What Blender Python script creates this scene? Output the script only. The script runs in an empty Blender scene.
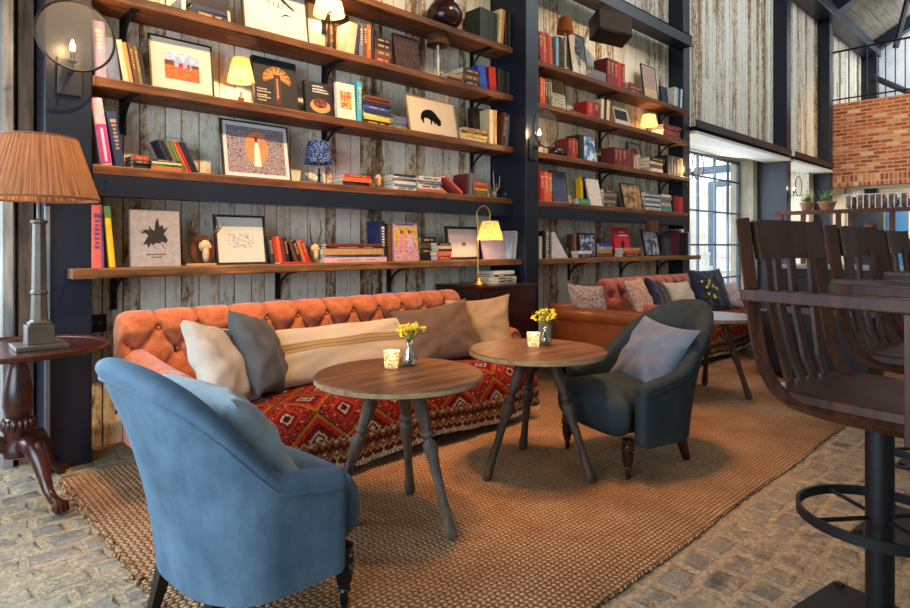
import bpy, bmesh, math, random
from mathutils import Vector, Matrix, Euler
random.seed(7)
S = bpy.context.scene
COL = S.collection
PI = math.pi
# ---------------------------------------------------------------- camera
FPX = 607.0; CAMH = 1.15; HOR = 246.0
ANG = math.atan2(635.0, FPX)
FX, FY = math.cos(ANG), math.sin(ANG)      # view direction on the floor plan
RX, RY = FY, -FX                            # image right on the floor plan
cam_d = bpy.data.cameras.new('camera'); cam = bpy.data.objects.new('camera', cam_d); COL.objects.link(cam)
cam_d.lens = FPX/910*36; cam_d.sensor_width = 36; cam_d.shift_y = -58/910.0
cam_d.clip_start = 0.05; cam_d.clip_end = 200
cam.location = (0, 0, CAMH); cam.rotation_euler = (PI/2, 0, -math.atan2(FX, FY))
S.camera = cam
# ---------------------------------------------------------------- world, lights, exposure
w = bpy.data.worlds.new('world'); S.world = w; w.use_nodes = True
w.node_tree.nodes['Background'].inputs[0].default_value = (0.80, 0.90, 1.0, 1)
w.node_tree.nodes['Background'].inputs[1].default_value = 3.0
S.view_settings.view_transform = 'Standard'; S.view_settings.look = 'None'
S.view_settings.exposure = 0.12; S.view_settings.gamma = 1.0; S.view_settings.use_curve_mapping = False

def light(name, kind, loc, energy, col, tgt=None, size=1, size_y=None, spot=60, blend=.5, rad=.05):
    d = bpy.data.lights.new(name, kind); d.energy = energy; d.color = col
    if kind == 'AREA':
        d.size = size
        if size_y: d.shape = 'RECTANGLE'; d.size_y = size_y
    else: d.shadow_soft_size = rad
    if kind == 'SPOT': d.spot_size = math.radians(spot); d.spot_blend = blend
    o = bpy.data.objects.new(name, d); COL.objects.link(o); o.location = loc
    if tgt is not None:
        o.rotation_euler = (Vector(tgt)-Vector(loc)).to_track_quat('-Z', 'Y').to_euler()
    return o
COOL = (0.70, 0.85, 1.0); WARM = (1.0, 0.47, 0.18); WARM2 = (1.0, 0.62, 0.30)
light('assumed_left_daylight', 'AREA', (-1.75, 1.2, 1.5), 190, COOL, (1.2, 1.9, .3), 2.8, 2.2)  # assumed daylight, an area light inside the room; the left wall has no window
light('daylight_rear_window', 'AREA', (-.25, 3.75, 1.6), 75, COOL, (0.3, 1.0, .0), 1.1, 2.0)
light('added_front_fill', 'AREA', (3.0, -2.7, 3.0), 14, (0.85, .93, 1.0), (3.5, 3, 1.6), 5, 2.5)  # added cool fill from behind the camera; the front wall has no window
light('daylight_terrace_doors', 'AREA', (9.7, 4.75, 1.5), 130, (0.8, .9, 1.0), (8.6, 0, .8), 2.8, 2.4)
light('daylight_far_doors', 'AREA', (13.0, 4.75, 1.5), 100, (0.8, .9, 1.0), (13, 0, 1), 2.2, 2.4)
light('added_upper_plank_fill', 'AREA', (9.5, -0.5, 6.6), 260, (0.85, .93, 1.0), (10.5, 4.5, 4.2), 9, 2)  # added fill to brighten the upper planks; the roof has no openings
light('assumed_ceiling_spot_sofa', 'SPOT', (1.9, 1.7, 5.0), 640, WARM, (2.0, 2.9, .5), spot=44, blend=.8, rad=.22)  # this and the following ceiling spots are unseen, assumed from the warm light
light('assumed_ceiling_spot_rug', 'SPOT', (3.0, 1.9, 5.0), 780, WARM, (2.8, 1.8, 0), spot=42, blend=1.0, rad=.30)
light('assumed_ceiling_spot_shelf_left', 'SPOT', (1.7, 1.2, 4.9), 1250, WARM2, (1.6, 3.9, 2.45), spot=62, blend=.9, rad=.06)
light('assumed_ceiling_spot_shelf_middle', 'SPOT', (3.6, 1.4, 4.9), 260, WARM2, (3.6, 3.9, 2.2), spot=50, blend=.9, rad=.06)
light('assumed_ceiling_spot_shelf_right', 'SPOT', (5.4, 1.2, 4.8), 320, WARM2, (6.0, 3.9, 2.4), spot=62, blend=.9, rad=.06)
light('assumed_ceiling_spot_seats', 'SPOT', (5.7, 1.9, 5.0), 300, WARM, (5.6, 2.3, 0), spot=52, blend=1.0, rad=.30)
light('assumed_ceiling_spot_bar', 'SPOT', (11.0, 1.0, 5.2), 480, WARM2, (14.6, 2.9, 3.0), spot=60, blend=.8, rad=.1)
light('kitchen_light', 'AREA', (16.4, 2.6, 2.4), 110, (1, .9, .78), (16.8, 2.6, 0), 1.4, 2)
light('mezzanine_light', 'AREA', (17.0, 1.5, 6.6), 140, (.9, .95, 1), (18, 2, 5), 2.0, 3)

# ---------------------------------------------------------------- pixel to place (all on real planes of the room)
def ray(px):
    k = (px-455)/FPX
    return FX+k*RX, FY+k*RY
def SX(px, Y):
    dx, dy = ray(px); return Y/dy*dx
def SZ(px, py, Y):
    dx, dy = ray(px); return CAMH+Y/dy*(HOR-py)/FPX
def FL(px, py, z=0):
    d = FPX*(CAMH-z)/(py-HOR); dx, dy = ray(px); return d*dx, d*dy

# ---------------------------------------------------------------- colours and materials
def lin(c): return c/12.92 if c <= .04045 else ((c+.055)/1.055)**2.4
def hx(h, a=1):
    h = h.lstrip('#'); return tuple(lin(int(h[i:i+2], 16)/255) for i in (0, 2, 4))+(a,)
MATS = {}
def newmat(name):
    m = bpy.data.materials.new(name); m.use_nodes = True
    nt = m.node_tree; b = nt.nodes['Principled BSDF']
    return m, nt, b
def nd(nt, typ, **kw):
    n = nt.nodes.new(typ)
    for k, v in kw.items():
        if k in n.inputs.keys() if isinstance(k, str) else False: n.inputs[k].default_value = v
        else: setattr(n, k, v)
    return n
def ramp(nt, stops, fac=None, interp='LINEAR'):
    r = nt.nodes.new('ShaderNodeValToRGB'); cr = r.color_ramp; cr.interpolation = interp
    while len(cr.elements) > 1: cr.elements.remove(cr.elements[0])
    cr.elements[0].position = stops[0][0]; cr.elements[0].color = stops[0][1]
    for p, c in stops[1:]:
        e = cr.elements.new(p); e.color = c
    if fac is not None: nt.links.new(fac, r.inputs[0])
    return r
def mth(nt, op, a, b=None):
    n = nt.nodes.new('ShaderNodeMath'); n.operation = op
    for i, v in enumerate((a, b)):
        if v is None: continue
        if hasattr(v, 'links'): nt.links.new(v, n.inputs[i])
        else: n.inputs[i].default_value = v
    return n.outputs[0]
def mixc(nt, f, a, b, mode='MIX'):
    n = nt.nodes.new('ShaderNodeMix'); n.data_type = 'RGBA'; n.blend_type = mode
    for i, v in ((0, f), (6, a), (7, b)):
        if hasattr(v, 'links'): nt.links.new(v, n.inputs[i])
        else: n.inputs[i].default_value = v
    return n.outputs[2]
def bump(nt, b, h, s=.3, d=.01):
    n = nt.nodes.new('ShaderNodeBump'); n.inputs['Strength'].default_value = s; n.inputs['Distance'].default_value = d
    nt.links.new(h, n.inputs['Height']); nt.links.new(n.outputs[0], b.inputs['Normal']); return n
def coords(nt, kind='Object', scale=(1, 1, 1)):
    t = nt.nodes.new('ShaderNodeTexCoord'); m = nt.nodes.new('ShaderNodeMapping')
    m.inputs['Scale'].default_value = scale; nt.links.new(t.outputs[kind], m.inputs[0]); return m.outputs[0]
def noise(nt, vec, sc, det=4, rough=.55):
    n = nt.nodes.new('ShaderNodeTexNoise'); n.inputs['Scale'].default_value = sc
    n.inputs['Detail'].default_value = det; n.inputs['Roughness'].default_value = rough
    nt.links.new(vec, n.inputs['Vector']); return n.outputs[0]
def plain(col, rough=.6, metal=0, var=.12, nsc=30, bmp=.1, sheen=0, emit=0, spec=.5, coat=0, name=None):
    key = ('p', col, rough, metal, var, nsc, bmp, sheen, emit, spec, coat)
    if key in MATS: return MATS[key]
    m, nt, b = newmat(name or 'mat_'+col.strip('#'))
    c = hx(col); v = coords(nt); n = noise(nt, v, nsc)
    r = ramp(nt, [(.3, tuple(x*(1-var) for x in c[:3])+(1,)), (.7, tuple(min(1, x*(1+var)) for x in c[:3])+(1,))], n)
    nt.links.new(r.outputs[0], b.inputs['Base Color'])
    b.inputs['Roughness'].default_value = rough; b.inputs['Metallic'].default_value = metal
    b.inputs['Specular IOR Level'].default_value = spec
    b.inputs['Sheen Weight'].default_value = sheen; b.inputs['Coat Weight'].default_value = coat
    if bmp: bump(nt, b, n, bmp, .004)
    if emit:
        b.inputs['Emission Color'].default_value = c; b.inputs['Emission Strength'].default_value = emit
    MATS[key] = m; return m
def wood(dark, light_, axis='X', rough=.55, sc=1.0, bmp=.35, spec=.4, knots=True, name='wood'):
    key = ('w', dark, light_, axis, rough, sc, bmp)
    if key in MATS: return MATS[key]
    m, nt, b = newmat(name)
    s = {'X': (1.2, 14, 14), 'Y': (14, 1.2, 14), 'Z': (14, 14, 1.2)}[axis]
    v = coords(nt, 'Object', tuple(q*sc for q in s)); n1 = noise(nt, v, 2.2, 7, .65)
    v2 = coords(nt); n2 = noise(nt, v2, 3.0*sc, 3)
    f = mth(nt, 'ADD', mth(nt, 'MULTIPLY', n1, .68), mth(nt, 'MULTIPLY', n2, .32))
    r = ramp(nt, [(.36, hx(dark)), (.52, tuple((a+c)/2 for a, c in zip(hx(dark), hx(light_)))), (.66, hx(light_))], f)
    nt.links.new(r.outputs[0], b.inputs['Base Color']); b.inputs['Roughness'].default_value = rough
    b.inputs['Specular IOR Level'].default_value = spec
    bump(nt, b, f, bmp, .006); MATS[key] = m; return m
def fabric(col, col2=None, rough=.9, weave=220, sheen=.3, bmp=.25, blotch=6, var=.15, name='fabric', sheentint=None):
    key = ('f', col, col2, weave, sheen, bmp, blotch, var)
    if key in MATS: return MATS[key]
    m, nt, b = newmat(name)
    c = hx(col); c2 = hx(col2) if col2 else tuple(x*(1-var) for x in c[:3])+(1,)
    v = coords(nt); n1 = noise(nt, v, blotch, 5, .6); n2 = noise(nt, coords(nt, 'Object', (1, 1, 1)), weave, 2)
    f = mth(nt, 'ADD', mth(nt, 'MULTIPLY', n1, .7), mth(nt, 'MULTIPLY', n2, .3))
    r = ramp(nt, [(.36, c2), (.64, c)], f); nt.links.new(r.outputs[0], b.inputs['Base Color'])
    b.inputs['Roughness'].default_value = rough; b.inputs['Specular IOR Level'].default_value = .25
    b.inputs['Sheen Weight'].default_value = sheen; b.inputs['Sheen Roughness'].default_value = .45
    if sheentint: b.inputs['Sheen Tint'].default_value = hx(sheentint)
    bump(nt, b, mth(nt, 'ADD', n2, mth(nt, 'MULTIPLY', n1, 2.0)), bmp, .004); MATS[key] = m; return m
def glass(name='glass', tint=(1, 1, 1, 1), rough=0.0):
    key = ('g', name)
    if key in MATS: return MATS[key]
    m, nt, b = newmat(name)
    b.inputs['Base Color'].default_value = tint; b.inputs['Roughness'].default_value = rough
    b.inputs['Transmission Weight'].default_value = 1.0; b.inputs['IOR'].default_value = 1.45
    MATS[key] = m; return m
def thin_glass(name='thin_glass', gloss=.12, tint=(1, 1, 1, 1), rough=.02):
    key = ('tg', name)
    if key in MATS: return MATS[key]
    m = bpy.data.materials.new(name); m.use_nodes = True; nt = m.node_tree; nt.nodes.clear()
    o = nt.nodes.new('ShaderNodeOutputMaterial'); t = nt.nodes.new('ShaderNodeBsdfTransparent'); g = nt.nodes.new('ShaderNodeBsdfGlossy')
    t.inputs[0].default_value = tint; g.inputs['Roughness'].default_value = rough
    x = nt.nodes.new('ShaderNodeMixShader'); x.inputs[0].default_value = gloss
    nt.links.new(t.outputs[0], x.inputs[1]); nt.links.new(g.outputs[0], x.inputs[2]); nt.links.new(x.outputs[0], o.inputs[0])
    MATS[key] = m; return m
def shade_mat(name, col, emit, pleat=0, pattern=None, trans=.5):
    key = ('s', name)
    if key in MATS: return MATS[key]
    m, nt, b = newmat(name)
    c = hx(col); t = nt.nodes.new('ShaderNodeTexCoord')
    base = None
    if pleat:
        sx = nt.nodes.new('ShaderNodeSeparateXYZ'); nt.links.new(t.outputs['Object'], sx.inputs[0])
        a = mth(nt, 'ARCTAN2', sx.outputs[1], sx.outputs[0])
        cmb = nt.nodes.new('ShaderNodeCombineXYZ'); nt.links.new(mth(nt, 'MULTIPLY', a, pleat), cmb.inputs[0])
        nt.links.new(mth(nt, 'MULTIPLY', sx.outputs[2], 3.0), cmb.inputs[2])
        n = noise(nt, cmb.outputs[0], 1.3, 4, .7)
        r = ramp(nt, [(.3, tuple(x*.35 for x in c[:3])+(1,)), (.5, c), (.72, tuple(min(1, x*1.9) for x in c[:3])+(1,))], n)
        base = r.outputs[0]; bump(nt, b, n, .6, .01)
    elif pattern:
        n = nt.nodes.new('ShaderNodeTexVoronoi'); n.inputs['Scale'].default_value = 90
        nt.links.new(t.outputs['Object'], n.inputs['Vector'])
        r = ramp(nt, [(0, hx(pattern)), (.34, hx(pattern)), (.42, c)], n.outputs['Distance']); base = r.outputs[0]
    else:
        r = ramp(nt, [(0, c), (1, c)], noise(nt, t.outputs['Object'], 40)); base = r.outputs[0]
    nt.links.new(base, b.inputs['Base Color']); b.inputs['Roughness'].default_value = .85
    if emit:
        nt.links.new(base, b.inputs['Emission Color']); b.inputs['Emission Strength'].default_value = emit
    tr = nt.nodes.new('ShaderNodeBsdfTranslucent'); nt.links.new(base, tr.inputs[0])
    x = nt.nodes.new('ShaderNodeMixShader'); x.inputs[0].default_value = trans
    nt.links.new(b.outputs[0], x.inputs[1]); nt.links.new(tr.outputs[0], x.inputs[2])
    nt.links.new(x.outputs[0], nt.nodes['Material Output'].inputs[0]); MATS[key] = m; return m
def emis(name, col, s):
    key = ('e', name)
    if key in MATS: return MATS[key]
    m, nt, b = newmat(name); b.inputs['Base Color'].default_value = hx(col)
    b.inputs['Emission Color'].default_value = hx(col); b.inputs['Emission Strength'].default_value = s
    MATS[key] = m; return m

# ---------------------------------------------------------------- mesh builder
class MB:
    def __init__(s): s.v = []; s.f = []; s.mi = []; s.uv = {}; s.att = {}
    def add(s, vs, fs, mi=0, M=None, att=None):
        o = len(s.v)
        for p in vs:
            s.v.append(tuple(M @ Vector(p)) if M is not None else tuple(p))
        for f in fs:
            if att is not None: s.att[len(s.f)] = att
            s.f.append(tuple(i+o for i in f)); s.mi.append(mi)
        return s
    def box(s, x0, x1, y0, y1, z0, z1, mi=0, M=None, b=0.0, att=None):
        if x0 > x1: x0, x1 = x1, x0
        if y0 > y1: y0, y1 = y1, y0
        if z0 > z1: z0, z1 = z1, z0
        if b <= 0:
            vs = [(x, y, z) for x in (x0, x1) for y in (y0, y1) for z in (z0, z1)]
            return s.add(vs, [(0, 1, 3, 2), (4, 6, 7, 5), (0, 4, 5, 1), (2, 3, 7, 6), (0, 2, 6, 4), (1, 5, 7, 3)], mi, M, att)
        bm = bmesh.new(); bmesh.ops.create_cube(bm, size=1)
        for v in bm.verts:
            v.co = Vector(((x0+x1)/2+v.co.x*(x1-x0), (y0+y1)/2+v.co.y*(y1-y0), (z0+z1)/2+v.co.z*(z1-z0)))
        b = min(b, .45*min(x1-x0, y1-y0, z1-z0))
        bmesh.ops.bevel(bm, geom=bm.edges[:], offset=b, segments=2, affect='EDGES', profile=.6)
        bm.verts.ensure_lookup_table()
        s.add([v.co[:] for v in bm.verts], [[v.index for v in f.verts] for f in bm.faces], mi, M, att)
        bm.free(); return s
    def tube(s, pts, r, n=10, mi=0, M=None, caps=True, sx=1.0, closed=False, up=(0, 0, 1)):
        pts = [Vector(p) for p in pts]; N = len(pts)
        rr = r if isinstance(r, (list, tuple)) else [r]*N
        vs = []; fs = []; pu = None
        for i, p in enumerate(pts):
            if closed: t = pts[(i+1) % N]-pts[i-1]
            else: t = pts[min(i+1, N-1)]-pts[max(i-1, 0)]
            t.normalize()
            if pu is None:
                u = Vector(up)
                if abs(u.dot(t)) > .95: u = Vector((1, 0, 0))
            else: u = pu
            a = (u-t*u.dot(t)).normalized(); pu = a; c = t.cross(a)
            for k in range(n):
                g = 2*PI*k/n; vs.append(p+a*math.cos(g)*rr[i]+c*math.sin(g)*rr[i]*sx)
        for i in range(N if closed else N-1):
            for k in range(n):
                j = (i+1) % N
                fs.append((i*n+k, i*n+(k+1) % n, j*n+(k+1) % n, j*n+k))
        if caps and not closed: fs += [tuple(range(n))[::-1], tuple((N-1)*n+k for k in range(n))]
        return s.add(vs, fs, mi, M)
    def lathe(s, prof, n=24, mi=0, M=None, c=(0, 0, 0), caps=True):
        vs = []; fs = []
        for r, z in prof:
            for k in range(n):
                a = 2*PI*k/n; vs.append((c[0]+r*math.cos(a), c[1]+r*math.sin(a), c[2]+z))
        for i in range(len(prof)-1):
            for k in range(n):
                fs.append((i*n+k, i*n+(k+1) % n, (i+1)*n+(k+1) % n, (i+1)*n+k))
        if caps:
            fs += [tuple(range(n))[::-1], tuple((len(prof)-1)*n+k for k in range(n))]
        return s.add(vs, fs, mi, M)
    def ball(s, c, r, mi=0, M=None, n=12, m=8):
        if not isinstance(r, (tuple, list)): r = (r, r, r)
        vs = []; fs = []
        for i in range(m+1):
            t = PI*i/m
            for k in range(n):
                a = 2*PI*k/n
                vs.append((c[0]+r[0]*math.sin(t)*math.cos(a), c[1]+r[1]*math.sin(t)*math.sin(a), c[2]-r[2]*math.cos(t)))
        for i in range(m):
            for k in range(n): fs.append((i*n+k, i*n+(k+1) % n, (i+1)*n+(k+1) % n, (i+1)*n+k))
        return s.add(vs, fs, mi, M)
    def poly(s, pts, th=.001, mi=0, M=None):
        # flat shape in XZ facing -Y, extruded backwards
        n = len(pts)
        vs = [(x, -th, z) for x, z in pts]+[(x, 0, z) for x, z in pts]
        fs = [tuple(range(n)), tuple(range(2*n-1, n-1, -1))]+[(i, i+n, (i+1) % n+n, (i+1) % n) for i in range(n)]
        return s.add(vs, fs, mi, M)
    def grid(s, fn, nu, nv, cu=False, cv=False, mi=0, M=None, uv=None):
        o = len(s.v); vs = []; fs = []
        nU = nu if cu else nu+1; nV = nv if cv else nv+1
        for i in range(nU):
            for j in range(nV): vs.append(fn(i/nu, j/nv))
        f0 = len(s.f)
        for i in range(nu):
            for j in range(nv):
                a, b_, c, d = (i, j), (i+1, j), (i+1, j+1), (i, j+1)
                fs.append(tuple(((p % nU) if cu else p)*nV+((q % nV) if cv else q) for p, q in (a, b_, c, d)))
                if uv: s.uv[f0+len(fs)-1] = [uv(p/nu, q/nv) for p, q in (a, b_, c, d)]
        return s.add(vs, fs, mi, M)
    def build(s, name, mats, parent=None, smooth=False, loc=None, rot=None, weld=True, recalc=True, sharp=35):
        me = bpy.data.meshes.new(name); me.from_pydata(s.v, [], s.f)
        if not isinstance(mats, (list, tuple)): mats = [mats]
        for m in mats: me.materials.append(m)
        for p, i in zip(me.polygons, s.mi): p.material_index = min(i, len(mats)-1)
        if s.uv:
            l = me.uv_layers.new(name='UVMap')
            for pi, uvs in s.uv.items():
                for k, li in enumerate(me.polygons[pi].loop_indices): l.data[li].uv = uvs[k]
        if s.att:
            a = me.attributes.new('rnd', 'FLOAT', 'FACE')
            for i in range(len(s.f)): a.data[i].value = s.att.get(i, .5)
        bm = bmesh.new(); bm.from_mesh(me)
        if weld: bmesh.ops.remove_doubles(bm, verts=bm.verts, dist=1e-5)
        if recalc: bmesh.ops.recalc_face_normals(bm, faces=bm.faces)
        bm.to_mesh(me); bm.free()
        if smooth:
            for p in me.polygons: p.use_smooth = True
            try: me.set_sharp_from_angle(angle=math.radians(sharp))
            except Exception: pass
        o = bpy.data.objects.new(name, me); COL.objects.link(o)
        if parent is not None: o.parent = parent
        if loc is not None: o.location = loc
        if rot is not None: o.rotation_euler = rot
        return o
def thing(name, label, cat, loc=(0, 0, 0), rot=(0, 0, 0), group=None):
    o = bpy.data.objects.new(name, None); COL.objects.link(o); o.empty_display_size = .05
    o.location = loc; o.rotation_euler = rot if isinstance(rot, (tuple, list)) else (0, 0, rot)
    o['label'] = label; o['category'] = cat
    if len(label.split()) > 16: print('LONG', label)
    if group: o['group'] = group
    return o
def tag(o, label, cat, group=None, kind=None):
    o['label'] = label; o['category'] = cat
    if group: o['group'] = group
    if kind: o['kind'] = kind
    return o
def struct(o): o['kind'] = 'structure'; return o
def copy_tree(o, parent=None):
    c = o.copy(); COL.objects.link(c); c.parent = parent
    for ch in list(o.children): copy_tree(ch, c)
    return c
def text(body, size, mat, parent, loc, rot=(PI/2, 0, 0), name='title', ext=.0004, align='CENTER', bold=0):
    cu = bpy.data.curves.new(name, 'FONT'); cu.body = body; cu.size = size; cu.extrude = ext
    cu.align_x = align; cu.align_y = 'CENTER'; cu.offset = bold; cu.resolution_u = 2
    t = bpy.data.objects.new(name, cu)
    me = bpy.data.meshes.new_from_object(t); bpy.data.objects.remove(t)
    me.materials.clear(); me.materials.append(mat)
    o = bpy.data.objects.new(name, me); COL.objects.link(o); o.parent = parent; o.location = loc; o.rotation_euler = rot
    return o

# ---------------------------------------------------------------- materials of the place
def plank_mat():
    m, nt, b = newmat('whitewashed_planks')
    at = nt.nodes.new('ShaderNodeAttribute'); at.attribute_name = 'rnd'
    v = coords(nt, 'Object', (9, 9, .9))
    add = nt.nodes.new('ShaderNodeVectorMath'); add.operation = 'ADD'
    nt.links.new(v, add.inputs[0]); nt.links.new(mth(nt, 'MULTIPLY', at.outputs['Fac'], 37.0), add.inputs[1])
    n1 = noise(nt, add.outputs[0], 2.6, 9, .72)
    n2 = noise(nt, coords(nt, 'Object', (1, 1, .6)), 24, 9, .78)
    n3 = noise(nt, coords(nt, 'Object', (1, 1, .35)), 1.6, 4, .6)
    f = mth(nt, 'ADD', mth(nt, 'ADD', mth(nt, 'MULTIPLY', n1, .38), mth(nt, 'MULTIPLY', n2, .42)), mth(nt, 'MULTIPLY', n3, .2))
    wear = mth(nt, 'ADD', f, mth(nt, 'MULTIPLY', mth(nt, 'SUBTRACT', at.outputs['Fac'], .5), .16))
    r = ramp(nt, [(.36, hx('#4d3a28')), (.415, hx('#8c6f50')), (.445, hx('#b9a88c')), (.50, hx('#d6d2c0')), (.7, hx('#e8e6dc'))], wear)
    nt.links.new(r.outputs[0], b.inputs['Base Color']); b.inputs['Roughness'].default_value = .85
    bump(nt, b, f, .6, .012); return m
def brick_mat(name, w_, h_, c1, c2, mortar, offset=.5, msize=.012, axes='YZ', bmp=.5, extra=None):
    m, nt, b = newmat(name)
    t = nt.nodes.new('ShaderNodeTexCoord'); sx = nt.nodes.new('ShaderNodeSeparateXYZ'); nt.links.new(t.outputs['Object'], sx.inputs[0])
    cm = nt.nodes.new('ShaderNodeCombineXYZ'); ix = {'X': 0, 'Y': 1, 'Z': 2}
    nt.links.new(sx.outputs[ix[axes[0]]], cm.inputs[0]); nt.links.new(sx.outputs[ix[axes[1]]], cm.inputs[1])
    br = nt.nodes.new('ShaderNodeTexBrick'); br.offset = offset; nt.links.new(cm.outputs[0], br.inputs['Vector'])
    br.inputs['Scale'].default_value = 1; br.inputs['Brick Width'].default_value = w_; br.inputs['Row Height'].default_value = h_
    br.inputs['Mortar Size'].default_value = msize; br.inputs['Mortar Smooth'].default_value = .2
    br.inputs['Color1'].default_value = (0, 0, 0, 1); br.inputs['Color2'].default_value = (1, 1, 1, 1); br.inputs['Mortar'].default_value = (.5, .5, .5, 1)
    n = noise(nt, t.outputs['Object'], 9, 5, .7)
    rr = ramp(nt, [(0, hx(c1)), (.45, hx(c2)), (.8, hx(extra or c2)), (1, hx('#d8c0a0'))], br.outputs['Color'])
    dirt = mixc(nt, mth(nt, 'MULTIPLY', n, .6), rr.outputs[0], hx(c1))
    col = mixc(nt, br.outputs['Fac'], dirt, hx(mortar)); nt.links.new(col, b.inputs['Base Color'])
    b.inputs['Roughness'].default_value = .9
    bump(nt, b, mth(nt, 'ADD', mth(nt, 'MULTIPLY', br.outputs['Fac'], -1.0), mth(nt, 'MULTIPLY', n, .5)), bmp, .015)
    return m
def floor_mat():
    m, nt, b = newmat('cobbled_stone_floor')
    t = nt.nodes.new('ShaderNodeTexCoord')
    dn = nt.nodes.new('ShaderNodeTexNoise'); dn.inputs['Scale'].default_value = 5; dn.inputs['Detail'].default_value = 3
    nt.links.new(t.outputs['Object'], dn.inputs['Vector'])
    vm = nt.nodes.new('ShaderNodeVectorMath'); vm.operation = 'MULTIPLY_ADD'; nt.links.new(dn.outputs['Color'], vm.inputs[0])
    vm.inputs[1].default_value = (.07, .07, 0); nt.links.new(t.outputs['Object'], vm.inputs[2])
    br = nt.nodes.new('ShaderNodeTexBrick'); nt.links.new(vm.outputs[0], br.inputs['Vector'])
    br.inputs['Scale'].default_value = 1; br.inputs['Brick Width'].default_value = .17; br.inputs['Row Height'].default_value = .12
    br.inputs['Mortar Size'].default_value = .03; br.inputs['Mortar Smooth'].default_value = .7; br.squash = .8; br.squash_frequency = 3
    br.inputs['Color1'].default_value = (0, 0, 0, 1); br.inputs['Color2'].default_value = (1, 1, 1, 1)
    n1 = noise(nt, t.outputs['Object'], 2.2, 4, .6); n2 = noise(nt, t.outputs['Object'], 60, 8, .75); n3 = noise(nt, t.outputs['Object'], 14, 6, .7)
    stone = ramp(nt, [(0, hx('#3c3a38')), (.35, hx('#6a6762')), (.6, hx('#8a8376')), (.85, hx('#4c4a46')), (1, hx('#a0998a'))], br.outputs['Color'])
    sand = ramp(nt, [(.3, hx('#6f5e46')), (.5, hx('#9e8b6c')), (.7, hx('#c6b595'))], mth(nt, 'ADD', mth(nt, 'MULTIPLY', n2, .55), mth(nt, 'MULTIPLY', n3, .45)))
    cover = ramp(nt, [(.42, (.05, .05, .05, 1)), (.57, (1, 1, 1, 1))], mth(nt, 'ADD', mth(nt, 'MULTIPLY', n1, .5), mth(nt, 'MULTIPLY', n3, .5)))
    mask = mth(nt, 'MAXIMUM', br.outputs['Fac'], cover.outputs[0])
    col = mixc(nt, mask, stone.outputs[0], sand.outputs[0])
    col = mixc(nt, .35, col, ramp(nt, [(.35, (.25, .25, .25, 1)), (.65, (.9, .9, .9, 1))], n2).outputs[0], 'OVERLAY')
    nt.links.new(col, b.inputs['Base Color'])
    rg = ramp(nt, [(0, (.45, .45, .45, 1)), (1, (.9, .9, .9, 1))], mask); nt.links.new(rg.outputs[0], b.inputs['Roughness'])
    h = mth(nt, 'ADD', mth(nt, 'MULTIPLY', mask, -1.0), mth(nt, 'ADD', mth(nt, 'MULTIPLY', n2, .7), mth(nt, 'MULTIPLY', n3, .8)))
    bump(nt, b, h, .9, .02); return m
def jute_mat():
    m, nt, b = newmat('braided_jute')
    t = nt.nodes.new('ShaderNodeTexCoord')
    dn = nt.nodes.new('ShaderNodeTexNoise'); dn.inputs['Scale'].default_value = 12; nt.links.new(t.outputs['Object'], dn.inputs['Vector'])
    vm = nt.nodes.new('ShaderNodeVectorMath'); vm.operation = 'MULTIPLY_ADD'; nt.links.new(dn.outputs['Color'], vm.inputs[0])
    vm.inputs[1].default_value = (.012, .012, 0); nt.links.new(t.outputs['Object'], vm.inputs[2])
    sx = nt.nodes.new('ShaderNodeSeparateXYZ'); nt.links.new(vm.outputs[0], sx.inputs[0])
    X = sx.outputs[0]; Y = sx.outputs[1]
    W = .019; L = .024
    row = mth(nt, 'FLOOR', mth(nt, 'DIVIDE', Y, W)); par = mth(nt, 'MODULO', mth(nt, 'ABSOLUTE', row), 2.0)
    fy = mth(nt, 'FRACT', mth(nt, 'DIVIDE', Y, W))
    sgn = mth(nt, 'SUBTRACT', mth(nt, 'MULTIPLY', par, 2.0), 1.0)
    xs = mth(nt, 'ADD', mth(nt, 'DIVIDE', X, L), mth(nt, 'MULTIPLY', mth(nt, 'MULTIPLY', sgn, fy), .30))
    fx = mth(nt, 'FRACT', mth(nt, 'ADD', xs, mth(nt, 'MULTIPLY', par, .5)))
    hx_ = mth(nt, 'SINE', mth(nt, 'MULTIPLY', fx, PI)); hy_ = mth(nt, 'SINE', mth(nt, 'MULTIPLY', fy, PI))
    h = mth(nt, 'POWER', mth(nt, 'MULTIPLY', hx_, hy_), .5)
    n1 = noise(nt, t.outputs['Object'], 1.6, 5, .65); n2 = noise(nt, t.outputs['Object'], 55, 4, .7)
    c1 = ramp(nt, [(.36, hx('#8a6644')), (.52, hx('#b8926c')), (.66, hx('#d6b894'))], mth(nt, 'ADD', mth(nt, 'MULTIPLY', n1, .6), mth(nt, 'MULTIPLY', n2, .4)))
    col = mixc(nt, h, hx('#54381f'), c1.outputs[0]); nt.links.new(col, b.inputs['Base Color'])
    b.inputs['Roughness'].default_value = .95; b.inputs['Specular IOR Level'].default_value = .15
    bump(nt, b, mth(nt, 'ADD', h, mth(nt, 'MULTIPLY', n2, .4)), .9, .012); return m
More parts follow.
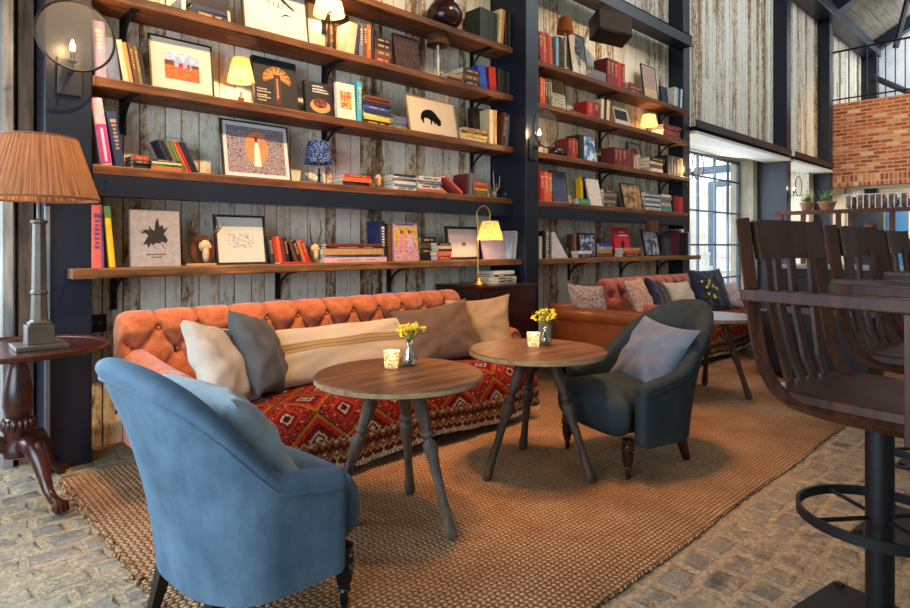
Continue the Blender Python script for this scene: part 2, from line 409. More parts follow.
def kilim_mat(name='kilim_weave'):
    m, nt, b = newmat(name)
    uvn = nt.nodes.new('ShaderNodeUVMap'); uvn.uv_map = 'UVMap'
    sx = nt.nodes.new('ShaderNodeSeparateXYZ'); nt.links.new(uvn.outputs[0], sx.inputs[0])
    q = .007  # woven steps
    U = mth(nt, 'MULTIPLY', mth(nt, 'FLOOR', mth(nt, 'DIVIDE', sx.outputs[0], q)), q)
    V = mth(nt, 'MULTIPLY', mth(nt, 'FLOOR', mth(nt, 'DIVIDE', sx.outputs[1], q)), q)
    def tri(x, P, off=0.0): return mth(nt, 'MULTIPLY', mth(nt, 'ABSOLUTE', mth(nt, 'SUBTRACT', mth(nt, 'FRACT', mth(nt, 'ADD', mth(nt, 'DIVIDE', x, P), off)), .5)), 2.0)
    a = tri(U, .31); c = tri(V, .25)
    d = mth(nt, 'ADD', a, c)          # 0 at diamond centre .. 2 at corner
    big = ramp(nt, [(0, hx('#d8c9ac')), (.07, hx('#2a1416')), (.12, hx('#d8c9ac')), (.17, hx('#7c1616')), (.27, hx('#2b1618')), (.31, hx('#c02818')), (.42, hx('#b8761e')),
                    (.50, hx('#3a1514')), (.54, hx('#a31d18')), (.66, hx('#1d1c26')), (.70, hx('#c9391f')), (.80, hx('#8a1a18')), (.88, hx('#e0d2b5')), (.92, hx('#521014'))],
               mth(nt, 'MULTIPLY', d, .5), 'CONSTANT')
    a2 = tri(U, .045); c2 = tri(V, .05)
    small = ramp(nt, [(0, hx('#e0d2b5')), (.12, hx('#1d1c26')), (.2, hx('#c0301c')), (.55, hx('#7c1616')), (.8, hx('#a8641c'))], mth(nt, 'MULTIPLY', mth(nt, 'ADD', a2, c2), .5), 'CONSTANT')
    m1 = mth(nt, 'GREATER_THAN', d, 1.05); m1 = mth(nt, 'MULTIPLY', m1, mth(nt, 'LESS_THAN', d, 1.45))
    col = mixc(nt, m1, big.outputs[0], small.outputs[0])
    # border along the front hem: V small
    zig = mth(nt, 'ADD', mth(nt, 'MULTIPLY', tri(U, .04), .020), .0)
    inb = mth(nt, 'LESS_THAN', V, .125)
    bord = ramp(nt, [(0, hx('#4a3a2e')), (.08, hx('#5f1714')), (.22, hx('#b9a98c')), (.27, hx('#8a5a2a')), (.45, hx('#4a1414')), (.62, hx('#8c5c30')), (.78, hx('#c9b896')), (.83, hx('#7c1c18')), (.95, hx('#2a1416'))],
                mth(nt, 'DIVIDE', mth(nt, 'ADD', V, zig), .150), 'CONSTANT')
    dots = mth(nt, 'GREATER_THAN', mth(nt, 'ADD', tri(U, .07), tri(V, .05)), 1.70)
    bcol = mixc(nt, dots, bord.outputs[0], hx('#d5c6a8'))
    col = mixc(nt, inb, col, bcol)
    n = noise(nt, coords(nt), 40, 4); col = mixc(nt, mth(nt, 'ADD', mth(nt, 'MULTIPLY', n, .6), .28), col, hx('#220a0a'))
    nt.links.new(col, b.inputs['Base Color']); b.inputs['Roughness'].default_value = .95; b.inputs['Specular IOR Level'].default_value = .15
    bump(nt, b, noise(nt, coords(nt), 160, 2), .4, .004); return m
def concrete(c1, c2, name='plaster', sc=3, rough=.8):
    m, nt, b = newmat(name); n = noise(nt, coords(nt), sc, 6, .65)
    r = ramp(nt, [(.35, hx(c1)), (.65, hx(c2))], n); nt.links.new(r.outputs[0], b.inputs['Base Color'])
    b.inputs['Roughness'].default_value = rough; bump(nt, b, n, .25, .01); return m
def steel_mat(name, col, rough=.42):
    m, nt, b = newmat(name); n = noise(nt, coords(nt), 2.5, 6, .6)
    c = hx(col); r = ramp(nt, [(.3, tuple(x*.75 for x in c[:3])+(1,)), (.7, tuple(x*1.3 for x in c[:3])+(1,))], n)
    nt.links.new(r.outputs[0], b.inputs['Base Color']); b.inputs['Roughness'].default_value = rough
    bump(nt, b, noise(nt, coords(nt), 25, 4), .08, .004); return m
M_PLANK = plank_mat(); M_STEEL = steel_mat('navy_steel_paint', '#0d1626', .38); M_BLACK = plain('#0c0d10', .45, .3, name='black_iron')
M_FLOOR = floor_mat(); M_JUTE = jute_mat(); M_KILIM = kilim_mat()
M_SHELF = wood('#2e180b', '#824e2a', 'X', .6, 1.0, .5, name='rustic_shelf_wood')
M_SHELF2 = wood('#3c250f', '#98683a', 'X', .6, 1.0, .5, name='golden_shelf_wood')
M_DARKW = wood('#180b06', '#502a17', 'Z', .38, 1.2, .15, .35, name='dark_stool_wood')
M_MAHOG = wood('#1e0a06', '#4a1b10', 'X', .28, 1.0, .08, .5, name='mahogany')
M_GLASS = thin_glass(); M_PAPER = plain('#d8cdb4', .9, var=.15, nsc=120); M_BRASS = plain('#a8853f', .3, .9, name='brass', var=.2)
# ================================================================ THE SETTING
WY = 3.92                                   # face of the planked wall
struct(MB().box(-2.8, 18.4, -3.1, 4.6, -.12, 0).build('floor', M_FLOOR))
struct(MB().box(-8, 30, 4.62, 30, -.15, -.03).build('terrace_ground', concrete('#8f8b83', '#b5b1a8', 'terrace_paving')))
def planks(name, x0, x1, z0, z1, y=WY, axis='X', w0=.085, w1=.15):
    m = MB(); x = x0
    while x < x1-.01:
        ww = random.uniform(w0, w1); xe = min(x+ww, x1); r = random.random(); g = .0035
        yo = random.uniform(0, .006)
        # some boards are made of two lengths
        cuts = [z0, z1] if random.random() < .6 else [z0, random.uniform(z0+.2*(z1-z0), z1-.2*(z1-z0)), z1]
        for a, b_ in zip(cuts[:-1], cuts[1:]):
            m.box(x+g, xe-g, y+yo, y+.03, a+.001, b_-.001, 0, b=.003, att=random.random())
        x = xe
    m.box(x0, x1, y+.02, y+.16, z0, z1, 1)
    o = m.build(name, [M_PLANK, plain('#1a1712', .9)]); return struct(o)
planks('wall_back', .84, 4.22, 0, 5.9); planks('wall_back', 4.42, 7.73, 0, 5.9)
planks('wall_back', 7.94, 11.64, 2.82, 5.9); planks('wall_back', 11.86, 14.2, 2.82, 5.9); planks('wall_back', 14.95, 17.7, 4.14, 5.9)
M_WHITE = concrete('#b9b8b2', '#d3d3cd', 'pale_plaster'); M_GREYW = wood('#57544e', '#9a978f', 'Z', .8, 1, .4, name='weathered_grey_timber')
M_BROWNT = wood('#3a2a20', '#7a614c', 'Z', .8, 1, .4, name='brown_timber')
struct(MB().box(-2.8, -1.6, 3.95, 4.5, 0, 6).box(-1.6, .47, 3.95, 4.5, 2.55, 6).box(-1.6, .47, 3.95, 4.5, 0, .12).box(.47, .62, 4.02, 4.5, 0, 6).build('wall_back', M_WHITE))
struct(MB().box(.474, .520, 3.86, 4.0, 0, 5.8, b=.004).build('trim_1', M_GREYW)); struct(MB().box(.545, .612, 3.88, 4.0, 0, 5.8, b=.004).build('trim_2', M_BROWNT))
struct(MB().box(-2.95, -2.8, -3.1, 4.5, 0, 8).build('wall_left', M_WHITE))
struct(MB().box(-2.95, 18.4, -3.25, -3.1, 0, 10.8).build('wall_front', M_WHITE))
# reveals around the terrace doors
planks_rev = wood('#a59b84', '#d5cdb8', 'Z', .8, 1, .3, name='pale_reveal_boards')
struct(MB().box(7.74, 11.6, 4.08, 4.6, 2.70, 5.9).box(11.45, 11.95, 4.2, 4.6, 0, 2.7).box(13.9, 18, 4.0, 4.6, 0, 2.7).box(11.9, 14.2, 4.08, 4.6, 2.7, 5.9).box(14.2, 18, 4.08, 4.6, 2.7, 5.9).box(.62, 7.9, 4.09, 4.6, 0, 5.9).build('wall_back', planks_rev))
def win(n, x0, x1, z0, z1, y, cols, rows, fr=.045):
    m = MB(); t = .028
    m.box(x0, x1, y, y+.05, z0, z0+fr).box(x0, x1, y, y+.05, z1-fr, z1).box(x0, x0+fr, y, y+.05, z0, z1).box(x1-fr, x1, y, y+.05, z0, z1)
    f = struct(m.build('window_%d' % n, plain('#4a5b6b', .5, name='blue_grey_frame')))
    g = MB()
    for x in cols: g.box(x-t/2, x+t/2, y+.005, y+.045, z0+fr, z1-fr)
    g.build('glazing_bar', plain('#4a5b6b', .5), f); g = MB()
    for z in rows: g.box(x0+fr, x1-fr, y+.008, y+.042, z-t/2, z+t/2)
    g.build('glazing_bar', plain('#4a5b6b', .5), f)
    MB().box(x0+fr, x1-fr, y+.022, y+.028, z0+fr, z1-fr).build('pane', M_GLASS, f)
    return f
win(1, 7.95, 11.44, 0, 2.68, 4.42, [8.6, 9.1, 9.75, 10.4, 10.95], [.6, 1.17, 1.73, 2.3])
f1 = win(2, 11.97, 13.9, 0, 2.68, 4.42, [12.4, 12.9, 13.4], [.6, 1.17, 1.73, 2.3])
win(3, -1.6, .47, .12, 2.55, 4.1, [-1.1, -.55, 0], [.7, 1.2, 1.7, 2.2])
# steel frame
def post(n, x0, x1, y0, y1, z1=5.9):
    o = MB().box(x0, x1, y0, y1, 0, z1, b=.006); m = o.build('trim_%d' % n, M_STEEL); return struct(m)
post(3, .622, .834, 3.66, 4.0)
post(4, 4.225, 4.41, 3.50, 4.0); post(5, 7.74, 7.93, 3.72, 4.1); post(6, 11.65, 11.86, 3.70, 4.2); post(7, 14.2, 14.42, 3.70, 4.0); post(8, 17.7, 17.95, 3.6, 4.0, 6.2)
struct(MB().box(.62, .64, 3.63, 3.655, 0, 1.35).build('trim_9', plain('#8d9299', .4, .8)))
n = 10
for x0, x1 in ((.836, 4.223), (4.412, 7.738)):
    bm_ = MB().box(x0, x1, 3.645, 3.66, 1.42, 1.533).box(x0, x1, 3.66, 3.76, 1.42, 1.432).box(x0, x1, 3.66, 3.76, 1.521, 1.533)
    for xx in (x0+.06, x1-.06):
        for zz in (1.455, 1.5): bm_.tube([(xx, 3.646, zz), (xx, 3.638, zz)], .009, 6)
    struct(bm_.build('trim_%d' % n, M_STEEL)); n += 1
    struct(MB().box(x0, x1, 3.60, 3.80, 3.76, 3.775).box(x0, x1, 3.60, 3.615, 3.775, 3.90).box(x0, x1, 3.6, 3.8, 3.885, 3.90).build('trim_%d' % n, M_STEEL)); n += 1
for x0, x1 in ((7.93, 11.65), (11.86, 14.2)):
    struct(MB().box(x0, x1, 3.62, 3.915, 2.74, 2.755).box(x0, x1, 3.62, 3.635, 2.755, 2.84).box(x0, x1, 3.72, 3.9, 2.70, 2.74).build('trim_%d' % n, M_STEEL)); n += 1
    struct(MB().box(x0, x1, 3.64, 4.07, 2.655, 2.695).build('trim_%d' % n, plain('#c6c4ba', .7))); n += 1
struct(MB().box(-2.7, 17.9, 3.55, 3.9, 5.80, 6.02, b=.01).build('trim_%d' % n, M_STEEL)); n += 1
# roof
sl = .60
def rz(y): return 6.0+(3.95-y)*sl
M_CEIL = wood('#6e665a', '#a39b8c', 'X', .85, .8, .35, name='grey_ceiling_boards')
cm = MB(); y = 4.1
while y > -3.2:
    cm.add([(-2.9, y, rz(y)+.03), (18.4, y, rz(y)+.03), (18.4, y-.17, rz(y-.17)+.03), (-2.9, y-.17, rz(y-.17)+.03), (-2.9, y, rz(y)+.1), (18.4, y, rz(y)+.1), (18.4, y-.17, rz(y-.17)+.1), (-2.9, y-.17, rz(y-.17)+.1)],
           [(0, 1, 2, 3), (4, 7, 6, 5), (0, 4, 5, 1), (2, 6, 7, 3), (0, 3, 7, 4), (1, 5, 6, 2)]); y -= .18
struct(cm.build('ceiling', M_CEIL, weld=False))
for X in (.73, 4.3, 7.83, 11.75, 14.3, 17.8):
    m = MB(); a, b_ = (3.9, rz(3.9)-.12), (-3.05, rz(-3.05)-.12)
    m.add([(X+sx_*.1, p[0], p[1]+dz) for sx_ in (-1, 1) for p in (a, b_) for dz in (-.16, .12)], [(0, 1, 3, 2), (4, 6, 7, 5), (0, 4, 5, 1), (2, 3, 7, 6), (0, 2, 6, 4), (1, 5, 7, 3)])
    struct(m.build('trim_%d' % n, M_STEEL)); n += 1
struct(MB().tube([(16.2, 2.95, 5.5), (16.2, 2.65, 6.9)], .06, 8).tube([(17.6, 3.7, 5.3), (17.6, 2.5, 4.45)], .07, 8).build('trim_%d' % n, M_STEEL)); n += 1
# end wall: brick gallery front, gallery floor, white gable
M_BRICK = brick_mat('orange_brick', .225, .075, '#7d3f24', '#a8613c', '#b59a7c', .5, .010, 'YZ', .5, '#c47a4c')
M_SOLD = brick_mat('soldier_course_brick', .075, .225, '#7d3f24', '#a8613c', '#b59a7c', 0, .010, 'YZ', .5, '#c98a5c')
M_PBRICK = brick_mat('pale_brick', .225, .075, '#b39a7f', '#d2bfa5', '#c9bca8', .5, .010, 'YZ', .4, '#e0d3bf')
struct(MB().box(14.65, 14.9, -3.1, 3.9, 2.61, 4.14).build('wall_right', M_BRICK))
struct(MB().box(14.64, 14.9, -3.1, 3.9, 2.39, 2.61).build('trim_%d' % n, M_SOLD)); n += 1
struct(MB().box(14.9, 18.1, -3.1, 3.9, 4.0, 4.14).box(14.9, 18.1, -3.1, 3.9, 2.56, 2.62).build('ceiling', M_WHITE))
struct(MB().box(18.2, 18.4, -3.1, 4.1, 0, 2.6).build('wall_right', M_PBRICK))
struct(MB().box(18.1, 18.4, -3.1, 4.1, 4.3, 11).build('wall_right', concrete('#bfc3c6', '#dfe2e4', 'white_gable_boards', 1.5)))
struct(MB().box(16.6, 18.2, 3.86, 3.98, 0, 2.6).build('wall_right', M_WHITE))
dr = struct(MB().box(18.13, 18.19, 3.05, 3.5, 0, 2.35, b=.01).build('door_1', plain('#2c6a9c', .5))); MB().ball((18.1, 3.12, 1.05), .03).build('door_handle', M_BRASS, dr)
struct(MB().box(16.6, 16.7, 3.25, 3.9, 0, 2.3, b=.01).build('door_2', plain('#141d2b', .5)))
rl = struct(MB().tube([(14.70, -3, 5.25), (14.70, 3.85, 5.25)], .022, 8).tube([(14.70, -3, 4.24), (14.70, 3.85, 4.24)], .016, 8).build('trim_%d' % n, M_BLACK))
rm = MB()
for i in range(26): rm.tube([(14.70, 3.8-i*.16, 4.141), (14.70, 3.8-i*.16, 5.25)], .011, 6)
rm.build('baluster', M_BLACK, rl)['kind'] = 'stuff'
# outside, seen through the doors
struct(MB().box(5, 40, 13, 13.3, 0, 4.2).box(5, 40, 12.6, 13, 0, .5).build('garden_wall', brick_mat('garden_wall_brick', .6, .3, '#b5aea0', '#cfc8ba', '#c5beb0', axes='XZ')))
for X in (13, 17, 21, 26):
    struct(MB().box(X, X+.2, 9, 9.2, -.02, 3.2).box(X, X+.2, 5, 9.2, 3.2, 3.4).build('pergola_frame', plain('#6f7f8e', .6)))
gb = thing('garden_bench', 'white wooden garden bench on the terrace outside the glazed doors', 'bench', (14.6, 6.3, -.03), .2)
MB().box(-.8, .8, -.25, .25, .42, .46, b=.01).build('seat', plain('#e8e8e4', .6), gb)
m = MB()
for i in range(9): m.box(-.75+i*.18, -.69+i*.18, .22, .25, .46, .95)
m.box(-.8, .8, .21, .26, .95, 1.02).build('backrest', plain('#e8e8e4', .6), gb)
for sx_ in (-1, 1):
    for sy_ in (-1, 1): MB().box(sx_*.76-.03, sx_*.76+.03, sy_*.21-.03, sy_*.21+.03, 0, .42).build('leg', plain('#e8e8e4', .6), gb)
    MB().box(sx_*.78-.03, sx_*.78+.03, -.25, .25, .64, .68).build('armrest', plain('#e8e8e4', .6), gb)

# ================================================================ SHELVES
def bracket_mb(x, z, depth, h=.2):
    m = MB(); y1 = WY-.002; y0 = WY-depth
    m.box(x-.018, x+.018, y1-.012, y1, z-h, z).box(x-.018, x+.018, y0, y1, z-.012, z-.0005)
    pts = []
    for i in range(9):
        a = PI/2*i/8; pts.append((x, y1-.01-(depth-.03)*math.sin(a), z-.008-(h-.02)*math.cos(a)))
    pts = [(x, y1-.01-(depth-.03)*(1-math.cos(PI/2*i/8)), z-h+.01+(h-.02)*math.sin(PI/2*i/8)) for i in range(9)]
    return m.tube(pts, .010, 6)
def shelf(label, x0, x1, z, yf, mat, brs, ext=None, th=.055, depth=.24):
    m = MB(); n_ = 24
    o = m.grid(lambda u, v: (x0+(x1-x0)*u, 0, 0), 1, 1) if 0 else m
    # rustic board: slightly wavy front edge
    xs = [x0+(x1-x0)*i/n_ for i in range(n_+1)]
    top = [(x, yf+random.uniform(-.003, .004), z+0) for x in xs]
    vs = []
    for (x, y, zz) in top: vs += [(x, y+.004, zz), (x, y, zz-.008), (x, y+random.uniform(-.002, .004), zz-th+.006), (x, y+.008, zz-th), (x, WY-.003, zz-th), (x, WY-.003, zz)]
    fs = []
    for i in range(n_):
        for k in range(6): fs.append((i*6+k, i*6+(k+1) % 6, (i+1)*6+(k+1) % 6, (i+1)*6+k))
    fs += [(0, 1, 2, 3, 4, 5), tuple(n_*6+5-k for k in range(6))]
    m.add(vs, fs)
    if ext: m.box(ext[0], ext[1], yf, ext[2], z-th, z, b=.003)
    t = thing('wall_shelf', label, 'shelf', (0, 0, 0), 0, 'rustic wooden wall shelves')
    m.build('board', mat, t)
    for bx in brs: bracket_mb(bx, z-th, depth).build('bracket', M_BLACK, t)
    return t
ZT = [2.97, 2.53, 2.055, 1.585, 1.033]; ZU = [2.94, 2.53, 2.055, 1.585, 1.028]
YS = 3.65
nm = ['topmost board, cut off by the top edge of the photo', 'second board from the top, with the big bird drawing', 'third board from the top, with the barn picture', 'board resting on the navy steel beam', 'lowest golden board above the orange sofa']
for i, z in enumerate(ZT):
    shelf('left bay shelf, '+nm[i], .836, 4.222, z, 3.54 if i == 4 else YS, M_SHELF2 if i == 4 else M_SHELF,
          [] if i == 3 else ([1.0, 2.03, 3.0] if i == 4 else [1.05, 2.40, 3.95]), (.72, .836, 3.655) if i == 4 else None, .052 if i == 4 else .055)
nm = ['topmost board, below the black speaker', 'second board from the top, with the glowing yellow lamp', 'third board from the top, with the lightning cover book', 'board resting on the navy steel beam', 'lowest board above the leather sofa']
for i, z in enumerate(ZU):
    shelf('right bay shelf, '+nm[i], 4.412, 7.737, z, 3.54 if i == 4 else YS, M_SHELF2 if i == 4 else M_SHELF,
          [] if i == 3 else ([5.45, 6.5, 7.4] if i == 4 else [4.7, 6.05, 7.45]), (7.737, 7.86, 3.715) if i == 4 else None, .052 if i == 4 else .055)

# ================================================================ RUG
rg = MB(); rx0, rx1, ry0, ry1 = .66, 6.95, 1.08, 3.46
def rug_fn(u, v):
    x = rx0+(rx1-rx0)*u; y = ry0+(ry1-ry0)*v
    if u == 0: x += random.uniform(-.012, .012)
    if v == 0: y += .005*math.sin(x*5)+random.uniform(-.004, .004)
    return (x, y, .016)
rg.grid(rug_fn, 160, 60)
rg.grid(lambda u, v: (rx0+(rx1-rx0)*u, ry0+(ry1-ry0)*v, .003), 1, 1)
rug = rg.build('jute_rug', M_JUTE); tag(rug, 'large braided natural jute rug on the cobbled floor under the seating', 'rug')
fr = MB()
for i in range(150):
    y = ry0+(ry1-ry0)*(i+.5)/150; x = rx0-.004+random.uniform(-.012, .012); fr.ball((x, y, .010), (random.uniform(.010, .02), .011, .009), n=6, m=4)
for i in range(420):
    x = rx0+(rx1-rx0)*(i+.5)/420; fr.ball((x, ry0+.005*math.sin(x*5)+random.uniform(-.004, .004), .009), (.012, random.uniform(.008, .014), .008), n=6, m=4)
fr.build('knotted_edge', M_JUTE, rug)['kind'] = 'stuff'

# ================================================================ UPHOLSTERY BUILDERS
def cushion(name, label, w_, h_, t_, mat, loc, rot, pinch=.10, mats=None, band=None, corner=.0, sag=.0, piping=None, group='scatter cushions'):
    m = MB(); N = 28; rs = random.Random(label); ph = [rs.uniform(0, 6) for _ in range(6)]
    def P(u, v, s):
        a = 2*u-1; b_ = 2*v-1
        x = w_/2*a*(1-pinch*(1-b_*b_)); z = h_/2*b_*(1-pinch*(1-a*a))
        q = max(0, (1-a*a)*(1-b_*b_)); t = t_/2*q**.42
        wr = .006*math.sin(9*a+ph[0]+3*b_)*q**.5+.005*math.sin(7*b_+ph[1]-4*a)*q**.5
        wr += .010*math.sin(5*math.atan2(b_, a)*2+ph[2])*(a*a+b_*b_)*q**.35
        z2 = z+sag*(a*a)*(b_ > 0)*b_
        return (x, s*(t+wr*(1 if q > 0 else 0)), h_/2*(1-pinch*.5)+z2-0.0)
    m.grid(lambda u, v: P(u, v, -1), N, N, uv=lambda u, v: (u, v)); m.grid(lambda u, v: P(u, v, 1), N, N, uv=lambda u, v: (u, v))
    o = m.build(name, mat, None, True, loc, rot, sharp=60); tag(o, label, 'cushion', group)
    if piping:
        pp = []
        for k in range(4):
            for i in range(14):
                s = i/14; c = [(s, 0), (1, s), (1-s, 1), (0, 1-s)][k]; pp.append(P(c[0], c[1], 1))
        MB().tube(pp, .004, 6, closed=True).build('piping', piping, o)
    return o
def sofa(label, mat, L, loc, legm, name='chesterfield_sofa', group='tufted sofas'):
    t = thing(name, label, 'sofa', loc, 0, group)
    # back: profile swept along X with deep buttons
    prof = []
    for i in range(15): prof.append((.70+.035*i/14, .36+.27*i/14))
    c = (.815, .675); r = .098
    for i in range(26):
        a = PI*1.02-(PI*1.12)*i/25; prof.append((c[0]+r*math.cos(a), c[1]+r*math.sin(a)+.02))
    for i in range(10): prof.append((.905, .63-.38*i/9))
    lens = [0]
    for a, b_ in zip(prof[:-1], prof[1:]): lens.append(lens[-1]+math.dist(a, b_))
    T = lens[-1]; nv = 110; nu = int(L*110)
    def at_(s):
        s = max(0, min(T-1e-6, s))
        for i in range(len(lens)-1):
            if s <= lens[i+1]:
                k = (s-lens[i])/(lens[i+1]-lens[i]+1e-9)
                y = prof[i][0]*(1-k)+prof[i+1][0]*k; z = prof[i][1]*(1-k)+prof[i+1][1]*k
                ty = prof[i+1][0]-prof[i][0]; tz = prof[i+1][1]-prof[i][1]; l = math.hypot(ty, tz)+1e-9
                return y, z, -tz/l, ty/l
        return prof[-1][0], prof[-1][1], 1, 0
    P = .205; rows = [.10, .225, .35]        # arc positions of the button rows
    btn = []
    def h(x, s):
        # puffed diamonds: crease lines between buttons of neighbouring rows
        rv = (s-rows[0])/.125
        if s > rows[2]:
            f = abs(((x/P+0)%1)-.0); f = min(f, 1-f)*P
            fade = max(0, 1-(s-rows[2])/.24)
            return -.034*math.exp(-(f/.013)**2)*fade**.8+.006*(1-math.exp(-(f/.05)**2))*fade
        a = ((x/P+.5*rv) % 1); a = min(a, 1-a)*P*.7
        b_ = ((x/P-.5*rv) % 1); b_ = min(b_, 1-b_)*P*.7
        fade = 1 if s > rows[0]-.02 else max(0, (s)/.10)
        d = min(a, b_); cr = math.exp(-(d/.016)**2)
        if rv < 0: d = a if 0 else min(((x/P) % 1), 1-((x/P) % 1))*P; cr = math.exp(-(d/.014)**2)
        return (-.024*cr+.012*(1-math.exp(-(d/.05)**2)))*fade
    def pos(u, v):
        x = L*u; s = T*v; y, z, ny, nz = at_(s)
        hh = h(x-L/2, s)
        for k, rr_ in enumerate(rows):
            off = .5*(k % 2) if 1 else 0
            q = ((x-L/2)/P+off) % 1; dx_ = min(q, 1-q)*P; d2 = dx_*dx_+(s-rr_)**2
            hh -= .040*math.exp(-d2/(.024**2))
        # rounded ends
        e = min(x, L-x); en = max(0, 1-e/.07); 
        k = math.sqrt(max(0, 1-en*en)); hh = hh*k
        y2 = .80+(y+ny*hh-.80)*(.55+.45*k) if en > 0 else y+ny*hh
        z2 = z+nz*hh; z2 = .25+(z2-.25)*(1-.07*(1-k))
        return (x, y2, z2)
    m = MB(); m.grid(pos, nu, nv)
    m.add([pos(0, j/nv) for j in range(nv+1)], [tuple(range(nv+1))]); m.add([pos(1, j/nv) for j in range(nv+1)], [tuple(range(nv+1))[::-1]])
    m.build('backrest', mat, t, True, sharp=80)
    bt = MB(); 
    for k, rr_ in enumerate(rows):
        off = .5*(k % 2); i0 = -int(L/P)
        for i in range(i0, -i0+1):
            x = L/2+(i-off)*P
            if .06 < x < L-.06:
                y, z, ny, nz = at_(rr_); bt.ball((x, y-ny*.034, z-nz*.034), .012, n=8, m=5)
    b_o = bt.build('button', mat, t, True); b_o['kind'] = 'stuff'
    for sd in (0, 1):
        m = MB(); X = 0 if sd == 0 else L; sg = 1 if sd == 0 else -1
        # rolled arm: scroll profile in XZ swept along Y
        pr = [(.17, .30), (.165, .42)]+[(.085+.085*math.cos(a), .475+.085*math.sin(a)) for a in [PI*(-.05+1.25*i/14) for i in range(15)]]+[(.02, .40), (.03, .30), (.03, .12), (.17, .12)]
        def arm(u, v):
            y = .12+.68*v; k = int(round(u*len(pr))) % len(pr); px_, pz = pr[k]
            up = .045*v*v*(pz > .35)
            cr = 0
            fz = 1
            if v < .06: fz = .86+.14*math.sqrt(1-(1-v/.06)**2)
            cx_, cz_ = .09, .44
            return (X+sg*(cx_+(px_-cx_)*fz), y, cz_+(pz-cz_)*fz+up)
        m.grid(arm, len(pr), 40, cu=True)
        e0 = [arm(i/len(pr), 0) for i in range(len(pr))]; m.add(e0, [tuple(range(len(pr)))])
        e1 = [arm(i/len(pr), 1) for i in range(len(pr))]; m.add(e1, [tuple(range(len(pr)))[::-1]])
        a_o = m.build('armrest', mat, t, True, sharp=60)
        ring = [(X+sg*(.085+.062*math.cos(2*PI*i/20)), .117, .478+.062*math.sin(2*PI*i/20)) for i in range(20)]
        MB().tube(ring, .004, 6, closed=True).ball((X+sg*.085, .12, .478), (.012, .008, .012), n=8, m=5).build('scroll_piping', mat, a_o)
    MB().box(.12, L-.12, -.08, .74, .20, .365, b=.05).build('seat', mat, t, True)
    MB().box(.05, L-.05, .0, .88, .12, .24, b=.02).build('base_rail', mat, t, True)
    for x in (.12, L-.12):
        for y in (.03, .84): MB().lathe([(.018, 0), (.022, .02), (.034, .09), (.03, .13)], 12, c=(x, y, 0)).build('leg', legm, t, True)
    return t
def kilim(label, L, loc, name='kilim_throw'):
    pr = [(.715, .378), (.60, .382), (.40, .386), (.20, .387), (.0, .386), (-.055, .378), (-.092, .352), (-.110, .31), (-.118, .25), (-.125, .16), (-.13, .085)]
    ln = [0]
    for a, b_ in zip(pr[:-1], pr[1:]): ln.append(ln[-1]+math.dist(a, b_))
    T = ln[-1]
    def fn(u, v):
        s = v*T; i = 0
        while i < len(ln)-2 and s > ln[i+1]: i += 1
        k = (s-ln[i])/(ln[i+1]-ln[i]); y = pr[i][0]*(1-k)+pr[i+1][0]*k; z = pr[i][1]*(1-k)+pr[i+1][1]*k
        x = .155+(L-.31)*u
        if z < .35: x = .155-.13*0+(L-.31)*u
        w_ = max(0, (.35-z)/.3)
        y += -.010*w_*(1+math.sin(x*17)+.5*math.sin(x*31+1)); z += .012*math.sin(x*5.3+.5)*w_+.006*(math.sin(x*8)*math.sin(y*9))
        return (x, y, z)
    m = MB(); m.grid(fn, 120, 60, uv=lambda u, v: (u*(L-.31), (1-v)*T)); 
    def fn2(u, v):
        a = fn(u, v); return (a[0], a[1]+(.006 if a[2] < .36 else 0), a[2]-(.006 if a[2] >= .35 else 0))
    m.grid(fn2, 120, 60, uv=lambda u, v: (u*(L-.31), (1-v)*T))
    o = m.build(name, M_KILIM, None, True, loc, sharp=80, weld=False, recalc=False); tag(o, label, 'throw')
    f = MB()
    for i in range(190):
        x = (i+.5)/190; p = fn(x, 1); f.tube([p, (p[0]+random.uniform(-.004, .004), p[1]-.004, p[2]-.022)], .0022, 4)
    q = f.build('fringe', plain('#b7a68a', .9), o); q['kind'] = 'stuff'
    return o
M_ORANGE = fabric('#bb6c3e', '#8f4526', .85, 260, .35, .35, 20, name='orange_chenille')
M_ORANGE_COOL_LIT = fabric('#b8604c', '#93443a', .85, 260, .35, .35, 20, name='orange_chenille_cool_lit')  # orange chenille again, with the cool light's pinker tone put into the colour
M_LEGD = plain('#1a0d08', .35, name='dark_leg')
so = sofa('burnt orange button-tufted chesterfield sofa against the planked wall in the left bay', M_ORANGE, 2.42, (.90, 2.66, .016), M_LEGD)
kilim('red patterned kilim throw with white fringe over the orange sofa seat', 2.42, (.90, 2.65, .016))
s2 = sofa('button-tufted chesterfield sofa tinted pink for cool light, in the right bay near the glazed doors', M_ORANGE_COOL_LIT, 2.42, (5.40, 2.66, .016), M_LEGD)
kilim('faded red kilim throw over the seat of the far pink-tinted sofa', 2.42, (5.40, 2.65, .016))

